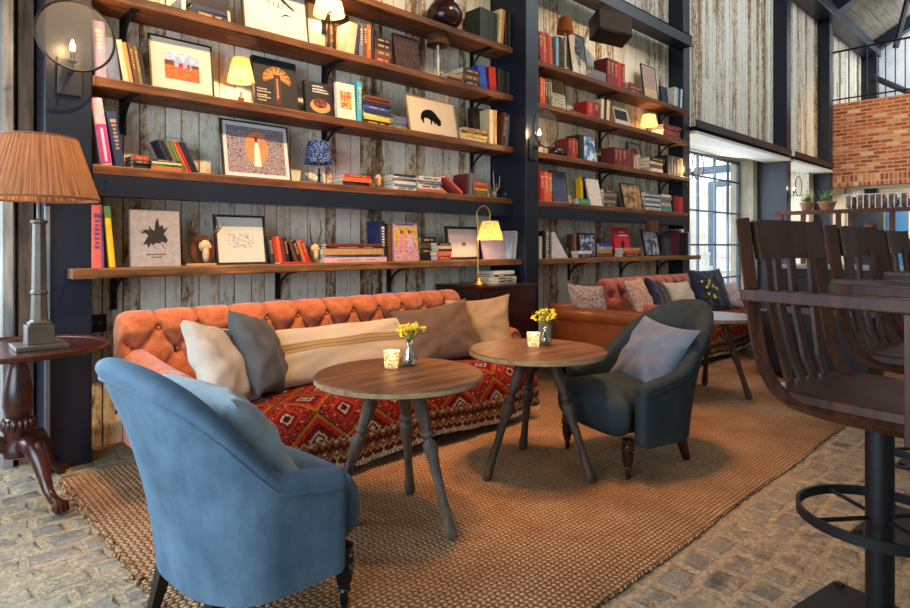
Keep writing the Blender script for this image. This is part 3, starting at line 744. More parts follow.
# cushions on the orange sofa
M_LINW = fabric('#b5ada0', '#9b9285', .9, 300, .1, .2, 8, name='off_white_linen'); M_GREYC = fabric('#565a5c', '#44484a', .9, 300, .1, .2, 8, name='slate_linen')
M_BROWNC = fabric('#6b5443', '#574434', .9, 300, .1, .2, 8, name='brown_linen'); M_TANC = fabric('#a88a63', '#8f7350', .9, 300, .1, .2, 8, name='tan_linen')
M_GREYB = fabric('#67707e', '#58606d', .85, 300, .15, .2, 8, name='grey_blue_linen'); M_LBLUE = fabric('#8fa3ad', '#7d919c', .85, 300, .2, .2, 8, name='pale_blue_linen')
def band_mat():
    m, nt, b = newmat('striped_linen'); u = nt.nodes.new('ShaderNodeUVMap'); u.uv_map = 'UVMap'
    sx = nt.nodes.new('ShaderNodeSeparateXYZ'); nt.links.new(u.outputs[0], sx.inputs[0])
    n = noise(nt, coords(nt, 'Object', (3, 30, 60)), 6, 4)
    r = ramp(nt, [(0, hx('#b09f86')), (.50, hx('#b09f86')), (.52, hx('#80653c')), (.55, hx('#a58a5c')), (.58, hx('#7d6238')), (.62, hx('#a1865a')), (.66, hx('#80653c')), (.69, hx('#b8a990')), (1, hx('#b8a990'))], mth(nt, 'ADD', sx.outputs[1], mth(nt, 'MULTIPLY', n, .03)))
    nt.links.new(r.outputs[0], b.inputs['Base Color']); b.inputs['Roughness'].default_value = .9; bump(nt, b, n, .25, .004); return m
SZ0 = .408
cushion('cushion', 'off-white linen cushion, leftmost on the orange sofa', .42, .44, .18, M_LINW, (1.23, 2.76, SZ0), (-.55, .26, math.radians(34)))
cushion('cushion', 'slate grey linen cushion on the orange sofa, right of the off-white one', .42, .45, .18, M_GREYC, (1.46, 2.84, SZ0), (-.45, .22, math.radians(40)))
cushion('lumbar_cushion', 'long beige lumbar cushion with brown woven band on the orange sofa', 1.16, .34, .16, band_mat(), (1.92, 2.90, SZ0), (-.55, 0, math.radians(1)), pinch=.06)
cushion('cushion', 'dark brown linen cushion at the right end of the orange sofa', .60, .42, .16, M_BROWNC, (2.66, 2.84, SZ0), (-.50, math.radians(-5), math.radians(-10)), pinch=.13)
cushion('cushion', 'tan linen cushion behind the dark brown one on the orange sofa', .46, .43, .14, M_TANC, (2.98, 2.84, SZ0), (-.36, math.radians(-5), math.radians(-42)), pinch=.13)

# ---- velvet tub armchair, faces +X in its own frame
def tub_chair(label, mat, loc, rz_, legA, legB, name='tub_armchair', ax=.30, ln=.15):
    t = thing(name, label, 'armchair', loc, rz_, 'velvet tub armchairs')
    NP = 72
    def path(s):           # s 0..1 from right arm front round the back to left arm front; outward normal
        La = .20; arc = PI*.325; T = 2*La+arc; d = s*T
        if d < La: x = .15-d; y = -.33; n = (0, -1)
        elif d > La+arc: x = -.05+(d-La-arc); y = .33; n = (0, 1)
        else:
            a = (d-La)/arc*PI; x = -.05-ax*math.sin(a); y = -.33*math.cos(a); n = (-math.sin(a), -math.cos(a))
        return x, y, n
    def top(s):
        La = .20; arc = PI*.325; T = 2*La+arc; d = s*T; a = (d-La)/arc
        e = min(d, T-d); ar = .462+.042*min(1, e/La)
        return ar+(.325*math.sin(PI*a)**1.35 if 0 < a < 1 else 0)
    def sec(s):
        x, y, n = path(s); h = top(s); q = abs(s-.5)*2; lean = ln*max(0, 1-q/.95)+.015
        B = .155; pts = []
        ins = .055*max(0, 1-q)+.02
        def at_(d, z):       # d outward offset
            f = (z-B)/(.84-B); o = d-ins*(1-f)+lean*f*f
            sy_ = 1.0
            return (x+n[0]*o, y+n[1]*o*.9, z)
        th = .085; r = .042
        for i in range(9): pts.append(at_(0, B+(h-r-B)*i/8))
        pts.append(at_(.004, h-r-.012)); 
        for i in range(1, 12):
            a = PI*i/12; pts.append(at_(-th/2+(th/2+.006)*math.cos(a), h-r+r*math.sin(a)))
        for i in range(1, 9): pts.append(at_(-th-.004*math.sin(PI*i/8), h-r-(h-r-.30)*i/8))
        pts.append(at_(-th, B))
        return pts
    K = len(sec(.5)); m = MB()
    cache = [sec(i/NP) for i in range(NP+1)]
    m.grid(lambda u, v: cache[int(round(u*NP))][int(round(v*K)) % K], NP, K, cv=True)
    for e, sg in ((0, 1), (NP, -1)):
        ring = cache[e]; c = Vector((0, 0, 0))
        for p in ring: c += Vector(p)
        c /= K
        # domed arm front
        vs = [Vector(p) for p in ring]; lay = [vs]
        for j in range(1, 4):
            k = math.cos(j/3.2*PI/2); o = .028*math.sin(j/3.2*PI/2)
            lay.append([Vector(((c.x+(p.x-c.x)*1+o), c.y+(p.y-c.y)*k, c.z+(p.z-c.z)*(1-(1-k)*.25))) for p in vs])
        allv = [q for l in lay for q in l]
        m.add(allv, [(j*K+i, j*K+(i+1) % K, (j+1)*K+(i+1) % K, (j+1)*K+i) for j in range(3) for i in range(K)]+[tuple(3*K+i for i in range(K))])
    m.build('backrest_and_arms', mat, t, True, sharp=75)
    seam = [Vector(cache[i][9]) for i in range(2, NP-1)]
    MB().tube([(p.x, p.y, p.z) for p in seam], .0045, 6).build('piping', mat, t, True)
    # seat with rounded overhanging front
    def seatfn(u, v):
        a = 2*PI*u; b_ = PI*(v-.5); ex = .45
        cx_ = math.copysign(abs(math.cos(a))**ex, math.cos(a)); sy_ = math.copysign(abs(math.sin(a))**ex, math.sin(a))
        cb = abs(math.cos(b_))**.5; sb = math.copysign(abs(math.sin(b_))**.75, math.sin(b_))
        x = .075+.235*cx_*cb; y = (.225 if x > -.02 else .225*(1-.5*((-.02-x)/.14)**2))*sy_*cb; z = .30+.125*sb
        if x > .17: y *= 1+.26*min(1, (x-.17)/.05)
        if z > .4: z += .012*(1-(x/.3)**2)*(1-(y/.3)**2)
        return (x, y, z)
    MB().grid(seatfn, 64, 28, cu=True).build('seat', mat, t, True, sharp=80)
    for sy_ in (-1, 1):
        l = MB().lathe([(.010, .0), (.014, .02), (.012, .045), (.022, .055), (.018, .062), (.026, .085), (.030, .125), (.020, .135), (.032, .145), (.032, .165), (.024, .172), (.03, .195)], 16, c=(.21, sy_*.245, 0))
        l = l.build('leg', legA, t, True)
        MB().lathe([(.008, 0), (.011, .004), (.011, .016), (.008, .02)], 10, c=(.21, sy_*.245, 0)).build('caster', M_BRASS, l, True)
        m = MB(); a = (-.06-ax*.60, sy_*.17, 0); b_ = (-.03-ax*.52, sy_*.16, .19)
        m.add([(a[0]+p*.014, a[1]+q*.014, 0) for p, q in ((-1, -1), (1, -1), (1, 1), (-1, 1))]+[(b_[0]+p*.024, b_[1]+q*.024, .19) for p, q in ((-1, -1), (1, -1), (1, 1), (-1, 1))],
              [(0, 3, 2, 1), (4, 5, 6, 7)]+[(i, (i+1) % 4, 4+(i+1) % 4, 4+i) for i in range(4)])
        m.build('leg', legB, t)
    return t
def velvet(name, c1, c2, sh):
    m, nt, b = newmat(name); n1 = noise(nt, coords(nt, 'Object', (1, 1, 1)), 4.5, 6, .62); n2 = noise(nt, coords(nt, 'Object', (1, 1, .4)), 26, 3)
    f = mth(nt, 'ADD', mth(nt, 'MULTIPLY', n1, .75), mth(nt, 'MULTIPLY', n2, .25))
    r = ramp(nt, [(.36, hx(c2)), (.62, hx(c1))], f); nt.links.new(r.outputs[0], b.inputs['Base Color'])
    b.inputs['Roughness'].default_value = .75; b.inputs['Specular IOR Level'].default_value = .2
    b.inputs['Sheen Weight'].default_value = sh; b.inputs['Sheen Roughness'].default_value = .35; b.inputs['Sheen Tint'].default_value = hx(c1)
    bump(nt, b, f, .12, .01); return m
M_VELB = velvet('blue_velvet', '#52697c', '#3a5062', .7); M_VELD = velvet('petrol_velvet', '#2b3638', '#1f292c', .5)
M_TURN = plain('#2a140c', .3, name='turned_mahogany'); M_EBON = plain('#08080a', .3, name='ebonised_leg')
CH1 = (.84, 1.85); A1 = math.radians(4)
tub_chair('light blue velvet tub armchair in the foreground with its back to the camera', M_VELB, (CH1[0], CH1[1], .017), A1, M_EBON, M_EBON, ax=.245, ln=.12)
cushion('cushion', 'pale blue linen cushion in the foreground light blue armchair', .50, .43, .18, M_LBLUE, (CH1[0]+.09, CH1[1]+.02, .385), (-.60, 0, math.radians(92)), group='armchair cushions')
CH2 = (2.92, 1.72); A2 = math.radians(162)
tub_chair('dark petrol velvet tub armchair right of the round tables', M_VELD, (CH2[0], CH2[1], .017), A2, M_TURN, M_TURN, ax=.33, ln=.16)
cushion('cushion', 'grey-blue linen cushion in the dark petrol armchair', .50, .42, .16, M_GREYB, (CH2[0]+.03, CH2[1]-.02, .395), (-.58, math.radians(3), math.radians(-118)), pinch=.12, group='armchair cushions')

# ================================================================ ROUND TABLES
M_TTOP = wood('#352013', '#8c5e38', 'X', .42, .7, .3, .45, name='worn_oak_top'); M_TEDGE = wood('#6d5134', '#b0916a', 'X', .7, 1, .3, name='raw_oak_edge')
M_TLEG = wood('#3c3128', '#77685a', 'Z', .6, 1.2, .3, name='grey_worn_leg'); M_TLEG2 = wood('#2a1c14', '#5d4636', 'Z', .6, 1.2, .3)
def turned_leg(a, b_, parent, mat, sc=1.0):
    a = Vector(a); b_ = Vector(b_); N = 90; pts = []; rs = []
    key = [(0, .017), (.04, .024), (.10, .021), (.25, .017), (.45, .020), (.57, .029), (.60, .028), (.615, .017), (.63, .016), (.645, .027), (.665, .027), (.68, .016), (.70, .021), (.80, .027), (.92, .027), (1, .026)]
    for i in range(N+1):
        s = 1-i/N; s = i/N; pts.append(a.lerp(b_, s))
        for (p, q), (p2, q2) in zip(key[:-1], key[1:]):
            if p <= s <= p2: rs.append((q+(q2-q)*(s-p)/(p2-p))*sc*1.06); break
    return MB().tube(pts, rs, 14).build('leg', mat, parent, True, sharp=50)
def tripod_table(label, loc, R, H, feet, topm, legm, th=.028, group='round pub tables', plank=.02):
    t = thing('round_table', label, 'table', loc, 0, group)
    m = MB(); m.lathe([(R-.006, H-th), (R, H-th+.004), (R, H-.006), (R-.006, H)], 64, caps=True)
    for i in range(len(m.f)):
        pass
    top = m.build('tabletop', [topm, M_TEDGE], t, True, sharp=30)
    for p in top.data.polygons:
        if abs(p.normal.z) < .5: p.material_index = 1
    for fx_, fy_ in feet:
        l = math.hypot(fx_, fy_); turned_leg((fx_, fy_, .0), (fx_/l*.09, fy_/l*.09, H-th), t, legm)
    return t
TB1 = (1.585, 1.995); TB2 = (2.468, 1.97)
tripod_table('round worn wooden tripod table beside the light blue armchair, left of the two', (TB1[0], TB1[1], .016), .35, .605, [(.03, -.29), (.19, .16), (-.24, .14)], M_TTOP, M_TLEG)
tripod_table('round worn wooden tripod table in front of the dark petrol armchair', (TB2[0], TB2[1], .016), .35, .605, [(-.33, .05), (.02, -.32), (.15, .22)], M_TTOP, M_TLEG2)
M_PALET = wood('#4c4843', '#6f6962', 'X', .5, .9, .2, name='pale_table_top')
x, y = FL(739, 312, .62)
tripod_table('round pale-topped table with splayed legs beyond the dark petrol armchair', (4.66, 2.02, .016), .33, .60, [(.02, -.28), (.25, .16), (-.25, .16)], M_PALET, M_TLEG2)
tripod_table('small round dark table behind the first bar stool, nearest the glazed doors', (6.55, 2.16, .016), .32, .62, [(-.27, .02), (.2, -.2), (.1, .26)], M_PALET, M_TLEG2)
def votive(x, y, z, label):
    t = thing('votive_candle', label, 'candle', (x, y, z), 0, 'votive candles')
    g = MB(); g.lathe([(.024, 0), (.030, .004), (.036, .075), (.0345, .075), (.029, .008), (.0, .008)], 24, caps=False)
    g.add([(.024*math.cos(a), .024*math.sin(a), 0) for a in [2*PI*i/24 for i in range(24)]], [tuple(range(24))[::-1]])
    mg = MATS.get('votg')
    if mg is None:
        mg, nt, b = newmat('mercury_glass'); n = noise(nt, coords(nt), 110, 3, .6)
        r = ramp(nt, [(.4, hx('#8d6b3c')), (.55, hx('#e9d3a2'))], n); nt.links.new(r.outputs[0], b.inputs['Base Color']); nt.links.new(r.outputs[0], b.inputs['Emission Color'])
        b.inputs['Emission Strength'].default_value = .55; b.inputs['Roughness'].default_value = .25; b.inputs['Transmission Weight'].default_value = .5; bump(nt, b, n, .4, .003); MATS['votg'] = mg
    g.build('glass', mg, t, True, sharp=40)
    MB().lathe([(.024, .010), (.026, .035), (.002, .035)], 16).build('wax', emis('candle_wax', '#ffdca0', 1.6), t, True)
    MB().tube([(0, 0, .034), (0, 0, .040), (0, 0, .050), (0, 0, .060)], [.001, .004, .004, .0005], 8).build('flame', emis('flame', '#ffb040', 14), t, True)
    l = light('candle_light', 'POINT', (0, 0, .066), .8, WARM, rad=.01); l.parent = t
    return t
def posy(x, y, z, label, vl, yel=True):
    t = thing('bottle_vase', label, 'vase', (x, y, z), 0, 'glass bottle vases'); t.scale = (1.25, 1.25, 1.2)
    MB().lathe([(.020, 0), (.026, .003), (.030, .02), (.029, .035), (.013, .062), (.011, .085), (.015, .092)], 24, caps=False).add([(.02*math.cos(2*PI*i/24), .02*math.sin(2*PI*i/24), 0) for i in range(24)], [tuple(range(24))]).build('glass', thin_glass('vase_glass', .22, (.86, .9, .88, 1)), t, True, sharp=60)
    MB().lathe([(.019, .003), (.028, .02), (.026, .034)], 20).build('water', thin_glass('vase_water', .1, (.8, .86, .84, 1)), t, True)
    b = thing('flower_posy', vl, 'flowers', (x, y, z), 0, 'posies of flowers'); b.scale = (1.25, 1.25, 1.2)
    rs = random.Random(label); st = MB(); lf = MB(); fl = MB(); wl = MB()
    for i in range(11):
        a = rs.uniform(0, 2*PI); s = rs.uniform(.012, .052); h = rs.uniform(.115, .155); top = (s*math.cos(a), s*math.sin(a), h)
        st.tube([(rs.uniform(-.008, .008), rs.uniform(-.008, .008), .01), (0, 0, .085), top], .0014, 5)
        for j in range(6):
            c = [top[k]+rs.uniform(-.010, .010) for k in range(3)]; fl.ball(c, (rs.uniform(.004, .009), rs.uniform(.004, .009), rs.uniform(.004, .008)), n=6, m=4)
    for i in range(26):
        a = rs.uniform(0, 2*PI); r0 = rs.uniform(.01, .05); z0 = rs.uniform(.095, .145); p = Vector((r0*math.cos(a), r0*math.sin(a), z0)); d = Vector((math.cos(a), math.sin(a), rs.uniform(-.2, .8))).normalized()*rs.uniform(.018, .032); s_ = d.cross(Vector((0, 0, 1))).normalized()*.006
        lf.add([p, p+d*.5+s_, p+d, p+d*.5-s_], [(0, 1, 2, 3)])
    st.build('stem', plain('#3f5a26', .7), b); lf.build('leaf', plain('#5d7a3a', .7), b)['kind'] = 'stuff'
    f = fl.build('petals', plain('#d8c22e', .7, var=.3, nsc=80), b, True); f['kind'] = 'stuff'
    return t
zt = .016+.605
vx, vy = FL(391.5, 368, zt); votive(vx, vy, zt, 'glowing votive candle on the round table beside the light blue armchair')
vx, vy = FL(409.5, 366, zt); posy(vx, vy, zt, 'small clear bottle vase on the round table beside the light blue armchair', 'yellow flower posy in the bottle on the nearer round table')
vx, vy = FL(533.5, 347, zt); votive(vx, vy, zt, 'glowing votive candle on the round table before the dark petrol armchair')
vx, vy = FL(545.5, 345, zt); posy(vx, vy, zt, 'small clear bottle vase on the round table before the dark petrol armchair', 'yellow flower posy in the bottle on the second round table')

# ================================================================ SIDE TABLE AND LAMP, LEFT
STB = (.47, 3.36)
t = thing('tripod_side_table', 'carved mahogany tripod side table with piecrust rim at the left edge', 'table', (STB[0], STB[1], 0))
H = .70
MB().lathe([(.05, H-.05), (.30, H-.032), (.345, H-.028), (.358, H-.018), (.360, H-.004), (.352, H), (.340, H-.002), (.333, H-.012), (.001, H-.012)], 72).build('tabletop', M_MAHOG, t, True, sharp=50)
MB().lathe([(.03, .19), (.055, .20), (.06, .24), (.045, .27), (.052, .30), (.062, .33), (.058, .36), (.045, .375), (.05, .385), (.060, .43), (.057, .50), (.042, .58), (.032, .62), (.038, .635), (.032, .645), (.06, .66)], 28).build('pedestal', M_MAHOG, t, True, sharp=50)
rb = MB()
for i in range(16):
    a = 2*PI*i/16; rb.ball((.058*math.cos(a), .058*math.sin(a), .345), (.011, .011, .028), n=8, m=6)
rb.build('gadrooning', M_MAHOG, t, True)['kind'] = 'stuff'
fx_, fy_ = FL(60, 514); fa = math.atan2(fy_-STB[1], fx_-STB[0])
for k in range(3):
    a = fa+k*2*PI/3; m = MB()
    key = [(.03, .24, .032), (.08, .265, .040), (.13, .25, .042), (.175, .20, .034), (.205, .14, .026), (.235, .085, .021), (.27, .055, .020), (.30, .045, .021)]
    pts = [(r*math.cos(a), r*math.sin(a), z) for r, z, _ in key]; m.tube(pts, [q for _, _, q in key], 14)
    l = m.build('leg', M_MAHOG, t, True)
    c = MB(); ca, sa = math.cos(a), math.sin(a)
    c.ball((.318*ca, .318*sa, .030), (.030, .030, .028))
    for q in (-.9, -.3, .3, .9):
        b0 = Vector((.29*ca, .29*sa, .055)); aa = a+q*.9; p1 = Vector((.318*ca+.028*math.cos(aa), .318*sa+.028*math.sin(aa), .045)); p2 = Vector((.318*ca+.033*math.cos(aa), .318*sa+.033*math.sin(aa), .012))
        c.tube([b0, p1, p2], [.011, .010, .006], 8)
    c.build('claw_foot', M_MAHOG, l, True)
lx, ly = .54, 3.30
t = thing('table_lamp', 'tall bronze column lamp with pleated brown shade on the tripod side table', 'lamp', (lx, ly, .689))
M_BRONZE = plain('#4a4438', .5, .35, .25, 14, .2, name='aged_bronze')
MB().box(-.10, .10, -.10, .10, 0, .020, b=.004).box(-.052, .052, -.052, .052, .02, .105, b=.004).build('base', M_BRONZE, t)
MB().box(-.042, .042, -.042, .042, .105, .118, b=.003).lathe([(.042, .118), (.034, .128), (.030, .24), (.036, .246), (.036, .255), (.030, .262), (.026, .56), (.034, .568), (.034, .576), (.010, .585), (.010, .66)], 8).build('column', M_BRONZE, t)
r0, r1, z0, z1 = .238, .150, .675, .952
sh = MB(); NN = 120
def shf(u, v):
    a = 2*PI*u; r = r0+(r1-r0)*v; r += .0022*(1 if int(round(u*NN)) % 2 else -1); return (r*math.cos(a), r*math.sin(a), z0+(z1-z0)*v)
sh.grid(shf, NN, 6, cu=True); shade = sh.build('lamp_shade', shade_mat('pleated_brown', '#8a5c3a', .05, 26, trans=.35), t)
MB().tube([(r0*math.cos(2*PI*i/48), r0*math.sin(2*PI*i/48), z0) for i in range(48)], .005, 6, closed=True).build('trim_band', plain('#6d4424', .8), shade)
MB().tube([(r1*math.cos(2*PI*i/48), r1*math.sin(2*PI*i/48), z1) for i in range(48)], .004, 6, closed=True).build('trim_band', plain('#6d4424', .8), shade)
MB().ball((0, 0, .74), (.028, .028, .035)).build('bulb', emis('bulb', '#ffd9a0', 12), t, True)
l = light('lamp_light', 'POINT', (0, 0, .78), 3.0, WARM2, rad=.03); l.parent = t
# socket plate on wall base
MB2 = MB().box(.855, .965, WY-.015, WY-.002, .66, .76, b=.004); o = MB2.build('wall_socket', M_BLACK); tag(o, 'black wall socket plate low on the planks left of the orange sofa', 'socket')
for q in (.88, .92): MB().box(q, q+.02, WY-.018, WY-.014, .70, .72).build('switch', plain('#55585c', .4, .8), o)

# ================================================================ CHEST
t = thing('chest_of_drawers', 'dark mahogany chest of drawers in the corner between the two bays', 'chest', (0, 0, 0))
cx0, cx1, cy0, cy1, cz = 3.50, 4.215, 3.36, 3.90, .825
MB().box(cx0-.012, cx1+.0, cy0-.015, cy1, cz-.028, cz, b=.006).build('top', M_MAHOG, t)
MB().box(cx0, cx1-.01, cy0+.012, cy1, .09, cz-.03).build('body', M_MAHOG, t)
zz = cz-.045
for k in range(4):
    hh = [.14, .16, .18, .19][k]
    d = MB().box(cx0+.03, cx1-.04, cy0, cy0+.012, zz-hh, zz, b=.004).build('drawer', M_MAHOG, t)
    for hx_ in ((cx0+cx1)/2-.2, (cx0+cx1)/2+.19) if 0 else ((cx0+cx1)/2,):
        MB().box(hx_-.04, hx_+.04, cy0-.004, cy0, zz-hh/2-.03, zz-hh/2+.03, b=.002).box(hx_-.025, hx_+.025, cy0-.010, cy0-.004, zz-hh/2-.012, zz-hh/2-.006).build('handle', plain('#3d3626', .4, .8), d)
    zz -= hh+.008
MB().box(cx0-.005, cx1-.005, cy0+.005, cy1, 0.017, .09, b=.004).build('plinth', M_MAHOG, t)

# ================================================================ LEATHER SOFA (seen from behind its back)
M_LEATH = plain('#8e4318', .38, 0, .22, 5, .08, spec=.6, name='tan_leather')
t = thing('leather_sofa', 'tan leather rolled-back sofa set at right angles to the wall', 'sofa', (0, 0, 0))
m = MB()
pth = []
for i in range(30):
    s = i/29
    if s < .62: pth.append((4.30, 2.30+(s/.62)*.80, 0, (-1, 0)))
    else:
        a = (s-.62)/.38*PI/2; pth.append((4.30+.36*(1-math.cos(a))*1.0, 3.10+.36*math.sin(a), 0, (-math.cos(a), math.sin(a))))
for i in range(1, 9): pth.append((4.66+i*.04, 3.46, 0, (0, 1)))
def lsec(i):
    x, y, _, n_ = pth[i]; pts = []; top = .64-.03*(i/len(pth))
    pr = [(0, .12), (0, .40), (.0, .54)]+[(-.02+.065*math.cos(a)*1.0, top-.065+.065*math.sin(a)) for a in [PI*(-.28+1.3*k/12) for k in range(13)]]+[(-.12, .50), (-.14, .38), (-.14, .12)]
    return [(x+n_[0]*p, y+n_[1]*p, z) for p, z in pr]
Kc = len(lsec(0)); NPp = len(pth)-1
m.grid(lambda u, v: lsec(int(round(u*NPp)))[int(round(v*Kc)) % Kc], NPp, Kc, cv=True)
m.add(lsec(0), [tuple(range(Kc))]); m.add(lsec(NPp), [tuple(range(Kc))[::-1]])
m.build('backrest', M_LEATH, t, True, sharp=70)
MB().box(4.46, 5.04, 2.33, 3.30, .22, .43, b=.05).build('seat', M_LEATH, t, True)
MB().box(4.38, 5.0, 2.36, 3.28, .10, .22, b=.01).build('base_rail', M_LEATH, t, True)
for x in (4.43, 4.93):
    for y in (2.40, 3.22): MB().lathe([(.016, .017), (.03, .11)], 10, c=(x, y, 0)).build('leg', M_LEGD, t)
def leopard():
    m, nt, b = newmat('spotted_blush_fabric'); v = nt.nodes.new('ShaderNodeTexVoronoi'); v.inputs['Scale'].default_value = 45; nt.links.new(coords(nt), v.inputs['Vector'])
    r = ramp(nt, [(0, hx('#7a5546')), (.30, hx('#8a6252')), (.42, hx('#b99684')), (1, hx('#c7a694'))], v.outputs['Distance']); nt.links.new(r.outputs[0], b.inputs['Base Color']); b.inputs['Roughness'].default_value = .9; return m
M_LEO = leopard(); M_NAVYC = fabric('#1c2740', '#141c30', .8, 300, .3, .2, 8, name='navy_velvet'); M_CREAMC = fabric('#b9b0a4', '#a79d90', .9, 300, .1, .2, 8, name='cream_linen')
cushion('cushion', 'blush spotted cushion leaning on the back of the tan leather sofa', .42, .34, .14, M_LEO, (4.55, 3.02, .50), (-.30, 0, math.radians(80)))
cushion('cushion', 'large blush spotted cushion at the left end of the pink sofa', .60, .46, .15, M_LEO, (5.62, 3.06, SZ0), (-.40, 0, math.radians(14)))
cushion('cushion', 'dark navy cushion between the blush and cream ones on the pink sofa', .44, .42, .14, M_NAVYC, (6.10, 3.16, SZ0), (-.35, math.radians(10), math.radians(5)))
cushion('cushion', 'cream cushion on the pink sofa, left of the floral navy one', .48, .40, .15, M_CREAMC, (6.52, 3.06, SZ0), (-.5, 0, math.radians(-5)))
fc = cushion('cushion', 'navy cushion with yellow and green floral print on the pink sofa', .60, .52, .16, M_NAVYC, (7.02, 2.98, SZ0), (-.36, 0, math.radians(-14)))
fm = MB(); rs = random.Random(3)
fb = MB()
for i in range(12):
    x = -.2+rs.uniform(0, .22); z = .12+rs.uniform(0, .25); fm.ball((x, -.082, z), (.022, .004, .018), n=8, m=4)
for i in range(24):
    x = -.24+rs.uniform(0, .3); z = .08+rs.uniform(0, .32); fb.ball((x, -.080, z), (.03, .004, .009), n=6, m=4)
fb.build('leaf_print', plain('#3f5a3c', .8), fc)['kind'] = 'stuff'; fm.build('flower_print', plain('#c9a53a', .8), fc)['kind'] = 'stuff'
cushion('cushion', 'pale pink cushion at the right end of the pink sofa', .40, .34, .13, fabric('#c9b4ac', '#b8a098', .9, 300, .1, .2, 8), (7.42, 2.96, SZ0), (-.4, 0, math.radians(-20)))

# ================================================================ BAR STOOLS
def bar_stool(label):
    t = thing('bar_stool', label, 'bar stool', (0, 0, 0), 0, 'wooden swivel bar stools')
    # own frame: faces -Y, seat centre at origin
    zs = .73
    def seatf(u, v):
        a = 2*PI*u; cx_ = math.copysign(abs(math.cos(a))**.55, math.cos(a)); sy_ = math.copysign(abs(math.sin(a))**.55, math.sin(a))
        prof = [(0, -.035), (.93, -.035), (1, -.028), (1, -.006), (.96, 0), (.75, -.006), (.4, -.014), (0, -.016)][int(round(v*7))]
        return (.235*cx_*prof[0], -.01+.235*sy_*prof[0], zs+prof[1])
    MB().grid(seatf, 48, 7, cu=True).build('seat', M_DARKW, t, True, sharp=40)
    MB().box(-.14, .14, -.14, .14, zs-.07, zs-.037, b=.01).build('swivel_plate', M_BLACK, t)
    # bent side frames
    for sx_ in (-1, 1):
        x = sx_*.222; pts = [(x*1.0, .285, zs+.50), (x, .272, zs+.40), (x, .255, zs+.26), (x*.99, .238, zs+.13), (x*.98, .212, zs+.04), (x*.97, .165, zs-.02), (x*.97, .08, zs-.040), (x*.97, -.04, zs-.045), (x*.97, -.20, zs-.045)]
        # smooth it
        sm = []
        for i in range(len(pts)-1):
            p0, p1, p2, p3 = [Vector(pts[max(0, min(len(pts)-1, k))]) for k in (i-1, i, i+1, i+2)]
            for q in range(5):
                s = q/5; sm.append(.5*((2*p1)+(-p0+p2)*s+(2*p0-5*p1+4*p2-p3)*s*s+(-p0+3*p1-3*p2+p3)*s**3))
        sm.append(Vector(pts[-1])); MB().tube(sm, .028, 4, up=(1, 1, 1), sx=.8).build('side_frame', M_DARKW, t)
        xa = sx_*.245; m = MB().box(xa-.030, xa+.030, -.215, .262, zs+.252, zs+.286, b=.004)
        for v in range(len(m.v)):
            p = m.v[v]
            if p[1] < -.1: m.v[v] = (p[0]*1.04, p[1], p[2])
        m.build('armrest', M_DARKW, t)
        MB().box(xa-.022, xa+.022, -.20, -.155, zs-.075, zs+.252, b=.004).build('arm_post', M_DARKW, t)
    def hr(u, v):
        x = (u-.5)*2; c = .055*(1-x*x)
        z = zs+.375+.125*v+(0 if v < .5 else .012*(1-abs(x)**6)-.012)
        return x, c, z
    m = MB()
    def hr1(u, v):
        x, c, z = hr(u, v); return (x*.20, .235+c*.6+.02*v, z)
    def hr2(u, v):
        x, c, z = hr(u, v); return (x*.20, .257+c*.6+.02*v, z)
    m.grid(hr1, 20, 6); m.grid(hr2, 20, 6)
    def edge(k): return (0 if k == 0 else 1)
    bnd = [(i/20, 0) for i in range(20)]+[(1, j/6) for j in range(6)]+[(1-i/20, 1) for i in range(20)]+[(0, 1-j/6) for j in range(6)]
    L_ = len(bnd); m.add([hr1(*b_) for b_ in bnd]+[hr2(*b_) for b_ in bnd], [(i, (i+1) % L_, L_+(i+1) % L_, L_+i) for i in range(L_)])
    m.build('head_rail', M_DARKW, t, True, sharp=40)
    for i in range(4):
        x = (-1.5+i)/1.5*.135; c = .055*(1-(x/.20)**2); xb = x*.82
        pts = [(x, .232+c*.9, zs+.40), (x*.97, .222+c*.75, zs+.22), (xb, .205+c*.4, zs+.06), (xb, .195, zs-.012)]
        m = MB(); vs = []; fs = []
        for p in pts:
            vs += [(p[0]-.018, p[1]-.006, p[2]), (p[0]+.018, p[1]-.006, p[2]), (p[0]+.018, p[1]+.006, p[2]), (p[0]-.018, p[1]+.006, p[2])]
        for j in range(3):
            for k in range(4): fs.append((j*4+k, j*4+(k+1) % 4, (j+1)*4+(k+1) % 4, (j+1)*4+k))
        fs += [(0, 1, 2, 3), (15, 14, 13, 12)]
        m.add(vs, fs).build('slat', M_DARKW, t)
    MB().tube([(0, 0, .016), (0, 0, zs-.06)], .036, 20).build('pole', M_BLACK, t, True, sharp=50)
    R = .207; zr = .362
    ring = MB(); NR = 48
    def rf(u, v):
        a = 2*PI*u; q = [(R-.005, -.014), (R+.005, -.014), (R+.005, .014), (R-.005, .014)][int(round(v*4)) % 4]; return (q[0]*math.cos(a), q[0]*math.sin(a), zr+q[1])
    ring.grid(rf, NR, 4, cu=True, cv=True); fr_ = ring.build('foot_ring', M_BLACK, t, True, sharp=40)
    for k in range(4):
        a = PI/4+k*PI/2+.3; MB().tube([(.03*math.cos(a), .03*math.sin(a), zr), (R*math.cos(a), R*math.sin(a), zr)], .007, 6).build('spoke', M_BLACK, fr_)
    MB().box(-.22, .22, -.22, .22, 0, .014, b=.003).build('base_plate', M_BLACK, t)
    for sx_ in (-1, 1):
        for sy_ in (-1, 1): MB().lathe([(.014, .014), (.014, .022), (.006, .026)], 6, c=(sx_*.195, sy_*.195, 0)).build('bolt', M_BLACK, t)
    return t
st = bar_stool('dark wooden bar stool nearest the camera, cut by the right edge')
st.location = (2.10, .42, 0.004); st.rotation_euler = (0, 0, math.radians(-10))
